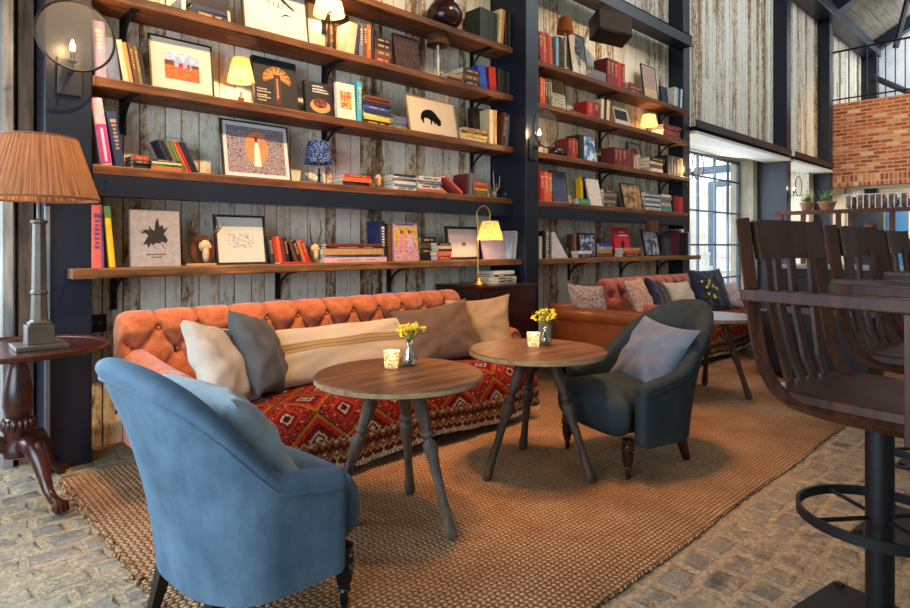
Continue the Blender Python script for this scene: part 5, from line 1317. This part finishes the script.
# ------------------------------------------------ left bay, beam shelf
o_ = upright('tall magenta and white book at the left end of the left-bay beam shelf', SX(101, 3.69), 3.69, SHZ['T3'], .055, .17, .36, '#c9a8b0', -8, 'books on the left-bay beam shelf')
MB().box(.004, .052, -.0075, -.003, .01, .22).build('magenta_band', bm_('magenta'), o_)
MB().box(.022, .034, -.0085, -.007, .02, .20).build('white_stripe', bm_('white'), o_)
upright('large navy book with faded gold, second on the left-bay beam shelf', SX(115.5, 3.70), 3.70, SHZ['T3'], .05, .18, .30, 'dark blue', -9, 'books on the left-bay beam shelf', 'tan')
stack('T3', 133, 150, [('black', .02), ('dark green', .015), ('red', .02)], 'small flat stack at left, left-bay beam shelf', top=156)
stack('T3', 152, 182, [('orange', .012), ('green', .010), ('cream', .008), ('dark green', .01)], 'thin flat stack under the leaning books, left-bay beam shelf', top=160, y=3.67, d=.09)
row('T3', 172, 200, 143, ['navy', 'black', 'olive', 'green', 'orange', 'red', 'black', 'navy'], 'leaning paperback row, left-bay beam shelf', lean=-25, marks=None, hv=.03, y=3.775, d=.12)
frame('T3', 224, 292, 116, 'framed print of robed figure in orange circle, left-bay beam shelf', '#2a1c16', .010, '#c4c2c4', .025, art_figure, 10, y=3.73)
stick_lamp('T3', 319, 182, 'small lamp with speckled blue shade on black stand, left-bay beam shelf', 29, 142, 164, '#1e3f80', M_BLACK, 0, 0, pattern='#8fa8d0', stickprof=[(.045, 0), (.045, .008), (.012, .02), (.008, .05), (.014, .065), (.007, .08), (.007, .115)], topf=.72)
stack('T3', 343, 372, [('dark brown', .02), ('orange', .02), ('red', .015)], 'flat red and orange stack, left-bay beam shelf', top=175)
def skull(sh, px, ytop, label, y=3.80, plaque=None, s=1.0, spread=.3):
    z = SHZ[sh]; x = SX(px, y); t = thing('antler_skull', label, 'antlers', (x, y, z+.001), 0, 'mounted antler skulls'); H = SZ(px, ytop, y)-z
    bone = plain('#b59a74', .7, var=.25, nsc=40); k = H
    if plaque: MB().lathe([(.001, 0), (.075*s, 0), (.085*s, .006), (.082*s, .016), (.001, .016)], 28, M=Matrix.Translation((0, .045, .085*s)) @ Matrix.Rotation(PI/2, 4, 'X') @ Matrix.Diagonal((.8, 1.0, 1, 1))).build('wooden_plaque', plain('#5a2f1a', .45), t, True, sharp=40)
    m = MB().ball((0, .0, .105*s), (.034*s, .022, .034*s)).ball((0, -.012, .06*s), (.018*s, .018, .045*s)); m.ball((-.022*s, -.014, .10*s), (.010*s, .008, .010*s)).ball((.022*s, -.014, .10*s), (.010*s, .008, .010*s)).build('skull', bone, t, True)
    for sx_ in (-1, 1):
        MB().tube([(sx_*.018*s, .0, .13*s), (sx_*.030*s, .0, .16*s), (sx_*(.03*s+spread*.10), -.01, k*.72), (sx_*(.03*s+spread*.06), .0, k)], [.009, .008, .006, .002], 8).build('antler', plain('#4a3424', .6, var=.3, nsc=60), t, True)
        if spread > .25: MB().tube([(sx_*(.03*s+spread*.08), -.008, k*.62), (sx_*(.03*s+spread*.16), -.02, k*.80)], [.005, .0015], 6).build('tine', plain('#4a3424', .6), t, True)
    return t
skull('T3', 378, 152, 'small antler skull on the left-bay beam shelf beside the red flat stack', s=.85, spread=.22)
stack('T3', 393, 417, [('white', .02), ('slate blue', .015), ('white', .018), ('grey', .015), ('white', .012), ('navy', .012)], 'white and blue stack, left-bay beam shelf', top=175)
stack('T3', 418, 444, [('coral', .012), ('white', .018), ('slate blue', .014), ('white', .016)], 'low white stack under the slanting book, left-bay beam shelf', top=177)
x0 = SX(440, 3.70); z0 = SHZ['T3']; 
o = thing('book', 'coral book slanting off the white stack, left-bay beam shelf', 'book', (SX(462, 3.68), 3.68, z0+.004), (0, math.radians(-57), 0), 'books on the left-bay beam shelf')
MB().box(0, .003, 0, .15, 0, .235).box(.019, .022, 0, .15, 0, .235).box(0, .022, -.003, .003, 0, .235).build('cover', bm_('coral'), o); MB().box(.003, .019, .003, .145, .003, .232).build('pages', M_PAPER, o)
row('T3', 466, 472, 173, ['maroon', 'grey'], 'pair right of the slanting coral book', lean=4, marks=None)
stack('T3', 474, 488, [('brown', .012), ('olive', .012), ('yellow', .01), ('red', .012), ('orange', .012)], 'colourful small stack near the column, left-bay beam shelf', top=183)
t = thing('antler_skull', 'bleached branching antlers near the column, left-bay beam shelf', 'antlers', (SX(494, 3.76), 3.76, z0+.001), 0); am = plain('#9c9588', .7)
MB().ball((0, 0, .03), (.03, .025, .03)).build('skull', am, t, True)
for sx_, hx_, hz_ in ((-1, -.01, .25), (1, .08, .21), (1, .03, .14), (-1, -.05, .12)): MB().tube([(0, 0, .04), (hx_*.8, -.005, hz_*.5), (hx_, .0, hz_)], [.008, .006, .002], 7).build('antler', am, t, True)
t = MB().lathe([(.03, 0), (.045, .02), (.05, .05), (.035, .085), (.02, .095), (.024, .105)], 24).build('bud_vase', plain('#1b2d55', .2, var=.35, nsc=45), None, True, (SX(507, 3.76), 3.76, z0+.001)); tag(t, 'dark blue speckled small vase beside the column, left-bay beam shelf', 'vase')
# ------------------------------------------------ left bay, lowest shelf
YL = 3.66
upright('coral and purple tall book, leftmost on the lowest left-bay shelf', SX(91.5, YL), YL, ZT[4], .050, .19, .335, 'coral', 0, 'books on the lowest left-bay shelf', 'purple')
upright('slim purple book beside the coral one, lowest left-bay shelf', SX(101.7, YL), YL, ZT[4], .014, .18, .33, 'purple', -2, 'books on the lowest left-bay shelf', 'navy')
o_ = upright('yellow book with green top leaning on the purple one', SX(109.5, YL), YL, ZT[4], .030, .18, .33, 'yellow', -5, 'books on the lowest left-bay shelf', None)
MB().box(.0, .030, -.0075, -.002, .27, .331).build('green_top', bm_('green'), o_)
o, w_, h = facing('T4', 132, 181, 209, 'grey book with black raven on the cover, lowest left-bay shelf', '#8f8a8c', lean=6, th=.03, y=3.66)
MB().poly([(w_*(.10+.80*p), h*(.18+.72*q)) for p, q in RAVEN], .0008).build('raven_print', plain('#17181b', .8, var=.3), o)
for p in ((.42, .50), (.60, .68)):
    MB().tube([(w_*p[0], -.001, h*.42), (w_*(p[0]+.04), -.001, h*.34), (w_*(p[0]+.10), -.001, h*.31)], .0012, 5).build('claw_print', plain('#17181b', .8), o)
squiggle(o, w_*.30, h*.20, w_*.38, h*.028, 'dark brown', seed=3); squiggle(o, w_*.38, h*.155, w_*.22, h*.022, 'dark brown', seed=4)
skull('T4', 205, 213, 'deer skull with antlers on oval wooden plaque, lowest left-bay shelf', y=3.68, plaque=True, s=1.1, spread=.45)
frame('T4', 217, 268, 214, 'dark framed faint landscape drawing, lowest left-bay shelf', '#241712', .014, '#bcbcb2', .03, art_land, 10, y=3.70)
o = MB().box(0, .16, 0, .05, 0, .014, b=.002).build('wood_offcut', plain('#a97e56', .7), None, False, (SX(189, 3.56), 3.56, ZT[4]+.001)); tag(o, 'short pale wooden strip lying in front of the deer skull', 'wood')
row('T4', 271, 290, 237, ['dark green', 'red', 'orange', 'dark red', 'black'], 'leaning row right of the landscape drawing', lean=-9, marks='tan', hv=.05, y=3.70)
row('T4', 295, 311, 241, ['brown', 'black', 'orange', 'red'], 'second leaning row right of the landscape drawing', lean=-20, marks='tan', hv=.05, y=3.72)
stack('T4', 280, 313, [('red', .012)], 'front of the leaning row, lowest left-bay shelf', y=3.56, d=.09)
skull('T4', 315, 219, 'antler skull between the leaning books and the flat stack', y=3.72, s=.95, spread=.16)
stack('T4', 322, 386, [('pink', .026), ('slate blue', .014), ('tan', .032), ('black', .012), ('dark red', .014)], 'wide stack left of the blue book, lowest left-bay shelf', top=244, y=3.66, d=.20)
row('T4', 381, 386, 219, ['dark blue'], 'tall, beside the picnic photo book, lowest left-bay shelf', marks='white', y=3.73, lean=-2)
row('T4', 388, 393, 223, ['brown'], 'leaning left of the picnic photo book', marks=None, y=3.72, d=.15)
o, w_, h = facing('T4', 395, 419, 222, 'book with photo of two people in pink on yellow, lowest left-bay shelf', '#b0909c', lean=5, th=.028, y=3.69)
A_ = (o, Vector((0, 0, 0)))
flat(A_, rect(w_*.03, w_*.97, h*.42, h*.88), '', 1, 'garden_photo', noisy('yellow_garden', [(.38, '#6a5a2a'), (.5, '#c99a38'), (.65, '#d9b478')], (1, 1, 1), 50)); flat(A_, rect(w_*.03, w_*.97, h*.03, h*.42), '', 1, 'table_photo', noisy('pink_table', [(.38, '#7a4a48'), (.5, '#c4868c'), (.65, '#c9b0a4')], (1, 1, 1), 60))
for c_, cc in ((.34, '#c9838f'), (.66, '#c49ac9')):
    flat(A_, [(w_*(c_-.12), h*.36), (w_*(c_+.12), h*.36), (w_*(c_+.10), h*.68), (w_*(c_-.10), h*.68)], cc, 2, 'dress_photo'); flat(A_, [(w_*(c_+.07*math.cos(q)), h*(.75+.055*math.sin(q))) for q in [2*PI*i/12 for i in range(12)]], '#7a4428', 2, 'head_photo')
squiggle(o, w_*.1, h*.92, w_*.75, h*.05, 'navy', seed=9)
stack('T4', 421, 436, [('black', .03), ('dark brown', .03), ('brown', .025), ('black', .03)], 'dark stack beside the picnic photo book', top=237, y=3.72)
stack('T4', 437, 452, [('red', .022), ('coral', .022), ('black', .012), ('cream', .015), ('black', .015)], 'stack with two red books at the bottom, lowest left-bay shelf', top=243, y=3.64, d=.17)
frame('T4', 449, 482, 226, 'black framed print with small brown spot, behind the brass lamp', '#141010', .022, '#c4b4b0', .02, lambda a, w_, h: flat(a, [(w_*(.5+.09*math.cos(q)), h*(.45+.09*math.sin(q))) for q in [2*PI*i/16 for i in range(16)]], '#8a5a4a', 2, 'brown_spot'), 9, y=3.72)
o, w_, h = facing('T4', 486, 509, 231, 'large pale lilac book leaning by the column, lowest left-bay shelf', '#a893a0', lean=12, th=.03, y=3.64); flat((o, Vector((0, 0, 0))), rect(.004, w_-.004, .004, h-.004), '', 1, 'cover_art', noisy('lilac_cloud', [(.4, '#b89aa0'), (.6, '#9a94ac')], (1, 1, 4), 8))
row('T4', 510, 516, 231, ['pale blue', 'white'], 'last leaning pair against the column, lowest left-bay shelf', lean=7, marks=None, y=3.60)
# books and lamp on the chest
zc = .8256
items = [('white', .030, .32), ('cream', .028, .28), ('black', .018, .26), ('white', .030, .24)]
for i, (c, t_, w_) in enumerate(items):
    o = thing('book', '%s large book lying %s on the chest of drawers' % (c, ['lowest', 'second from below', 'third from below', 'topmost'][i]), 'book', (3.82+i*.012, 3.52+i*.006, zc), (0, 0, math.radians([4, -2, 3, -3][i])), 'books on the chest')
    MB().box(0, w_, 0, .22, 0, .003).box(0, w_, 0, .22, t_-.003, t_).box(0, w_, -.003, .003, 0, t_).build('cover', bm_(c), o); MB().box(.004, w_-.004, .003, .215, .003, t_-.003).build('pages', M_PAPER, o)
    if i in (0, 1, 2): MB().box(w_*.2, w_*.5, -.0045, -.002, t_*.3, t_*.7).box(w_*.6, w_*.8, -.0045, -.002, t_*.35, t_*.65).build('spine_lettering', bm_('brown' if i != 2 else 'white'), o)['kind'] = 'stuff'
    zc += t_+.0005
t = thing('table_lamp', 'brass swan-neck lamp with lit floral shade on the chest of drawers', 'lamp', (3.61, 3.50, .826))
MB().lathe([(.085, 0), (.088, .008), (.075, .016), (.035, .03), (.022, .06), (.012, .08), (.007, .10), (.007, .52)], 28).build('base', M_BRASS, t, True, sharp=50)
RD = Vector((RX, RY, 0))*.8+Vector((.12, 0, 0)); RD.normalize()
pts = [(0, 0, .50)]+[tuple(RD*(.045-.055*math.cos(q))+Vector((.0, 0, .58+.075*math.sin(q)))) for q in [PI*i/12 for i in range(13)]]+[tuple(RD*.10+Vector((0, 0, .54)))]
MB().tube(pts, .0055, 8).build('swan_neck', M_BRASS, t, True)
s = MB(); cc = RD*.10; s.grid(lambda u, v: (cc.x+(.112-.045*v)*math.cos(2*PI*u), cc.y+(.112-.045*v)*math.sin(2*PI*u), .375+.155*v), 40, 4, cu=True)
s.build('lamp_shade', shade_mat('floral_shade', '#cdb06a', .22, 0, '#4a4a24', .22), t, True)
MB().ball((cc.x, cc.y, .45), (.02, .02, .028)).build('bulb', emis('bulb', '#ffd9a0', 12), t, True)
l = light('lamp_light', 'POINT', (cc.x, cc.y, .40), 6, WARM2, rad=.025); l.parent = t
# ------------------------------------------------ right bay, topmost
row('U1', 540, 553, 33, ['red', 'coral', 'red', 'orange'], 'red row at the left end of topmost right-bay shelf', lean=-5, marks='cream', y=3.70)
row('U1', 556, 561, 36, ['light blue', 'dark green'], 'pair behind the mushroom-shaded lamp', marks=None, y=3.72)
stick_lamp('U1', 565, 61, 'unlit lamp with rust shade on pale stick, topmost right-bay shelf', 17, 18, 33, '#9a5a2c', plain('#b09a78', .6), 0, 0, topf=.75, y=3.69)
frame('U1', 573, 589, 29, 'black framed plant drawing, topmost right-bay shelf', '#141414', .010, '#c0c4c2', .02, art_plant, 8, y=3.76)
stack('U1', 592, 606, [('slate blue', .015), ('grey', .015)], 'low stack right of the plant drawing', top=71)
row('U1', 607, 625, 61, ['dark red', 'dark red', 'dark red', 'red', 'dark red'], 'matching red set, topmost right-bay shelf', marks='tan', hv=.02)
stack('U1', 628, 642, [('navy', .02), ('brown', .02), ('dark red', .015)], 'dark stack left of the patterned print', top=84)
frame('U1', 645, 659, 62, 'narrow black framed patterned print, topmost right-bay shelf', '#141414', .012, '#c8bfa8', .015, art_check, 7, y=3.74)
o, w_, h = facing('U1', 663, 672, 85, 'dark navy book facing out, topmost right-bay shelf', 'navy', lean=8, th=.03, y=3.76)
row('U1', 674, 682, 88, ['white', 'light blue', 'navy', 'white'], 'last leaning row of topmost right-bay shelf', lean=4, marks=None, y=3.69)
# ------------------------------------------------ right bay, second
row('U2', 540, 552, 78, ['orange', 'coral', 'brown', 'dark blue', 'olive'], 'row at the left end of second right-bay shelf', marks='cream', y=3.70, d=.12)
frame('U2', 552, 568, 74, 'dark framed picture of a bare tree, second right-bay shelf', '#2a2a24', .010, '#c2b893', .02, art_noise('tree_print', [(.44, '#3a3424'), (.52, '#a89c70'), (.6, '#bfb288')], 60), 9, y=3.80)
row('U2', 587, 599, 102, ['red', 'dark red'], 'pair of red books, second right-bay shelf', marks='tan', lean=2)
row('U2', 601, 612, 100, ['cream', 'black', 'cream', 'brown'], 'row left of the black square print', marks=None, lean=3)
frame('U2', 616, 631, 105, 'pale framed print of a black square, second right-bay shelf', '#b8b29a', .008, '#b8b8ac', .02, lambda a, w_, h: flat(a, rect(0, w_, h*.3, h), '#15171a', 2, 'black_square'), 12, y=3.73)
stick_lamp('U2', 649, 131, 'small lit lamp with yellow shade, second right-bay shelf', 17, 115, 126, '#e0a038', M_BRASS, .45, 9, stickprof=[(.04, 0), (.04, .01), (.012, .02), (.01, .04)], topf=.7)
stack('U2', 663, 681, [('dark red', .025), ('brown', .02), ('red', .025), ('dark brown', .02), ('dark red', .02)], 'dark red stack ending the second right-bay shelf', top=126)
# ------------------------------------------------ right bay, third
t = thing('teapot', 'dark round teapot beside the glass sconce, third right-bay shelf', 'teapot', (SX(556, 3.77), 3.77, SHZ['U3']+.001))
MB().lathe([(.04, 0), (.075, .02), (.085, .05), (.07, .09), (.03, .105), (.012, .11), (.014, .125), (.001, .128)], 24).build('body', plain('#2a1f1c', .3), t, True, sharp=60); MB().tube([(-.07, 0, .04), (-.12, 0, .07), (-.125, 0, .10)], [.014, .010, .008], 8).build('spout', plain('#2a1f1c', .3), t, True)
row('U3', 568, 578, 138, ['dark red', 'red', 'dark red'], 'red row left of the lightning book', marks='tan')
row('U3', 579, 584, 134, ['black'], 'slim, between red row and lightning book', marks=None)
o, w_, h = facing('U3', 585, 597, 135, 'blue and white lightning cover book, third right-bay shelf', '#5a7fb8', lean=9, th=.02, y=3.70); flat((o, Vector((0, 0, 0))), rect(.004, w_-.004, .004, h-.004), '', 1, 'cover_art', noisy('lightning', [(.42, '#2c4a80'), (.5, '#6a92c4'), (.56, '#d0dae6')], (1, 1, .6), 14))
row('U3', 614, 634, 149, ['maroon', 'dark red', 'maroon', 'dark red', 'maroon'], 'matching maroon set, third right-bay shelf', marks='tan', hv=.01)
frame('U3', 631, 644, 141, 'framed print with red flower, third right-bay shelf', '#3a2c20', .010, '#b5b0a0', .02, lambda a, w_, h: (flat(a, [(w_*(.5+.3*math.cos(q)), h*(.72+.14*math.sin(q))) for q in [2*PI*i/14 for i in range(14)]], '#c04028', 2, 'red_flower'), flat(a, rect(w_*.47, w_*.53, 0, h*.6), '#4a4a40', 2, 'stem_drawing')), 9, y=3.82)
stack('U3', 650, 664, [('white', .02), ('brown', .02), ('cream', .014), ('dark brown', .02)], 'stack below the dark book, third right-bay shelf', top=158)
row('U3', 667, 683, 156, ['black', 'navy', 'dark blue', 'dark brown', 'tan'], 'last row of third right-bay shelf', marks='tan')
# ------------------------------------------------ right bay, beam shelf
row('U4', 540, 552, 171, ['red', 'coral', 'orange'], 'bright row at the left end of right-bay beam shelf', marks='cream', y=3.70)
frame('U4', 553, 569, 170, 'black framed dark blue print, right-bay beam shelf', '#16161a', .012, '#8a8e98', .008, art_noise('night_blue', [(.4, '#26324c'), (.6, '#3c4c6c')], 20), 9, y=3.74)
o = MB().lathe([(.02, 0), (.026, .04), (.02, .055)], 16).build('small_pot', plain('#a87c5a', .8), None, True, (SX(574, 3.72), 3.72, SHZ['U4']+.001)); tag(o, 'tiny clay pot right of the dark blue print', 'pot')
row('U4', 581, 587, 177, ['yellow', 'navy'], 'pair left of the white leaning card', marks=None, lean=-3, y=3.80, d=.06)
stack('U4', 578, 591, [('teal', .03)], 'front of the yellow book, right-bay beam shelf', y=3.655, d=.08, top=199)
o, w_, h = facing('U4', 591, 603, 178, 'white book facing out, right-bay beam shelf', 'white', lean=12, th=.02, y=3.70)
stack('U4', 604, 617, [('dark green', .02), ('grey', .02), ('brown', .02), ('grey', .02), ('dark brown', .02)], 'dark stack left of the tan map picture', top=190)
frame('U4', 625, 644, 182, 'dark framed tan branching picture, right-bay beam shelf', '#1c1410', .010, '#a0815a', .004, art_noise('tan_branch', [(.44, '#4a3420'), (.5, '#8f6f48'), (.6, '#b0905f')], 12), 12, y=3.70)
stack('U4', 645, 661, [('pale blue', .02), ('navy', .012), ('white', .014), ('slate blue', .02), ('pale blue', .018), ('dark blue', .014), ('white', .012), ('slate blue', .014)], 'left blue and white stack, right-bay beam shelf', top=193)
stack('U4', 662, 672, [('teal', .02), ('grey', .014), ('white', .014), ('slate blue', .018), ('grey', .016), ('white', .014)], 'right grey and white stack, right-bay beam shelf', top=195)
row('U4', 674, 683, 196, ['dark red', 'red'], 'last red pair of right-bay beam shelf', marks=None)
# ------------------------------------------------ right bay, lowest
row('U5', 539, 543, 236, ['white'], 'slim, at the left end of lowest right-bay shelf', marks=None, y=3.66)
yb = 3.64; xb = SX(543.5, yb); hb = SZ(547, 231, yb)-ZU[4]
o_ = upright('black and white book lettered CENTURY down its spine, lowest right-bay shelf', xb, yb, ZU[4], .075, .18, hb, 'black', 0, 'books on the lowest right-bay shelf')
MB().box(.032, .0745, -.0080, -.003, .002, hb-.002).build('white_panel', bm_('white'), o_)
text('CENTURY', .058, bm_('black'), o_, (.053, -.0085, hb*.5), (PI/2, PI/2, 0), 'title', bold=.0012)
o = thing('leaning_card', 'white triangular card leaning against the CENTURY book', 'card', (0, 3.66, ZU[4]+.001), 0)
x0, x1 = SX(552, 3.66), SX(568, 3.66); MB().poly([(x0, 0), (x1, 0), (x0+.04, hb*.97), (x0, hb*.97)], -.018).build('sheet', plain('#c4c2c4', .8, var=.1, nsc=12), o)
t = thing('antler_skull', 'thin dark forked antlers right of the white card', 'antlers', (SX(567, 3.80), 3.80, ZU[4]+.001), 0)
MB().ball((0, 0, .05), (.03, .02, .05)).build('skull', plain('#5a4434', .7), t, True)
for dx_ in (-.02, .05): MB().tube([(0, 0, .09), (dx_*.5, 0, .13), (dx_+.03, 0, .21)], [.006, .005, .002], 6).build('antler', plain('#3a2418', .6), t, True)
row('U5', 572, 577, 234, ['brown', 'tan'], 'pair left of the flower photo', marks=None, y=3.76, d=.07)
frame('U5', 580, 597, 233, 'black framed dark flower photograph, lowest right-bay shelf', '#101012', .014, '#3a4258', .004, art_noise('flower_photo', [(.42, '#161b2c'), (.52, '#4a5a7c'), (.6, '#b4bccc')], 16), 5, y=3.70)
stack('U5', 578, 593, [('navy', .014), ('white', .012)], 'front of the flower photograph', y=3.60, d=.09, top=251)
stack('U5', 599, 613, [('brown', .02), ('tan', .018), ('cream', .014), ('blue', .014)], 'stack right of the flower photograph', top=244)
o, w_, h = facing('U5', 616, 631, 227, 'red book with black pagoda shape on cover, lowest right-bay shelf', '#b01830', lean=6, th=.04, y=3.72)
squiggle(o, w_*.35, h*.82, w_*.35, h*.05, 'white', seed=21); squiggle(o, w_*.28, h*.70, w_*.58, h*.05, 'white', seed=22)
for q, ww in ((.5, .16), (.42, .26), (.33, .20), (.24, .30), (.15, .24)): flat((o, Vector((0, 0, 0))), rect(w_*(.52-ww/1.6), w_*(.52+ww/1.6), h*q, h*(q+.045)), '#1a1014', 1, 'pagoda_print')
flat((o, Vector((0, 0, 0))), rect(w_*.45, w_*.59, h*.12, h*.52), '#1a1014', 1, 'pagoda_print')
stack('U5', 623, 642, [('dark brown', .016), ('red', .016), ('tan', .016)], 'stack in front of the red pagoda book', y=3.60, d=.11, top=248)
frame('U5', 646, 661, 229, 'black framed grey portrait print, lowest right-bay shelf', '#101012', .014, '#8a92a0', .006, art_noise('grey_portrait', [(.42, '#20262e'), (.5, '#7c8894'), (.6, '#a8b0b8')], 10), 11, y=3.70)
stick_lamp('U5', 652, 255, 'unlit lamp with brown drum shade on thin black stand, lowest right-bay shelf', 14, 221, 232, '#7a5236', M_BLACK, 0, 0, topf=.92, y=3.61, stickprof=[(.035, 0), (.035, .008), (.008, .014), (.007, .05), (.010, .06), (.007, .08), (.007, .16)])
o, w_, h = facing('U5', 666, 678, 231, 'dark shiny book facing out near the right column', '#3c3c46', lean=8, th=.02, y=3.74)
row('U5', 679, 684, 229, ['maroon', 'white'], 'pair at the right end of lowest right-bay shelf', marks=None, y=3.66)
row('U5', 686, 690.5, 232, ['black', 'pale blue'], 'last pair, in front of the right column', marks=None, y=3.57, d=.12)
# ------------------------------------------------ speaker
t = thing('loudspeaker', 'black wedge loudspeaker hanging under the upper steel beam', 'speaker', (SX(612, 3.50), 3.52, SZ(612, 28, 3.5)), (math.radians(-18), math.radians(8), math.radians(-30)))
MB().box(-.20, .20, -.11, .11, -.13, .13, b=.02).build('cabinet', plain('#0b0b0d', .5), t, True)
MB().box(-.19, .19, -.118, -.108, -.12, .12, b=.004).build('grille', plain('#050506', .8, nsc=300, bmp=.5), t)
MB().tube([(0, .02, .12), (0, .10, .24), (0, .16, .30)], .018, 8).build('bracket', M_BLACK, t)
# ------------------------------------------------ wall sconces with glass discs
M_DISC = thin_glass('sconce_glass', .07, (.98, .96, .93, 1), .35)
def sconce(x, yf, z, label, power):
    t = thing('wall_sconce', label, 'wall light', (x, yf, z), 0, 'disc wall sconces')
    MB().box(-.055, .055, -.012, -.001, -.24, -.05, b=.003).build('backplate', plain('#3a3d40', .4, .6), t)
    MB().tube([(0, -.01, -.13), (0, -.05, -.14), (0, -.075, -.12), (0, -.075, -.085)], .007, 8).lathe([(.012, -.09), (.022, -.082), (.022, -.076), (.010, -.07), (.010, -.03)], 14, c=(0, -.075, 0)).build('candle_arm', M_BLACK, t, True, sharp=50)
    MB().lathe([(.004, -.03), (.012, -.018), (.013, -.004), (.008, .014), (.001, .03)], 14, c=(0, -.075, 0)).build('bulb', emis('sconce_bulb', '#ffd08a', 60), t, True)
    R = .172; c = (0, -.15, .03)
    MB().tube([(R*math.cos(q), c[1], c[2]+R*math.sin(q)) for q in [2*PI*i/56 for i in range(56)]], .0065, 8, closed=True).build('rim', M_BLACK, t, True)
    m = MB(); m.lathe([(.001, .003), (R*.5, .0026), (R-.003, .001), (R-.003, -.001), (R*.5, -.0026), (.001, -.003)], 56, M=Matrix.Translation(c) @ Matrix.Rotation(PI/2, 4, 'X')); m.build('glass_disc', M_DISC, t, True)
    MB().tube([(0, -.01, -.10), (0, -.15, -.142)], .004, 6).build('disc_support', M_BLACK, t)
    l = light('sconce_light', 'POINT', (0, -.105, .01), power, WARM2, rad=.015); l.parent = t
    return t
sconce(.728, 3.655, 2.17, 'disc sconce on the leftmost steel column', 5)
sconce(4.318, 3.495, 2.17, 'disc sconce on the middle steel column', 9)
sconce(7.835, 3.715, 2.17, 'disc sconce on the column at the right end of the shelves', 7)
sconce(11.755, 3.695, 2.17, 'disc sconce on the column between the two glazed doors', 4)
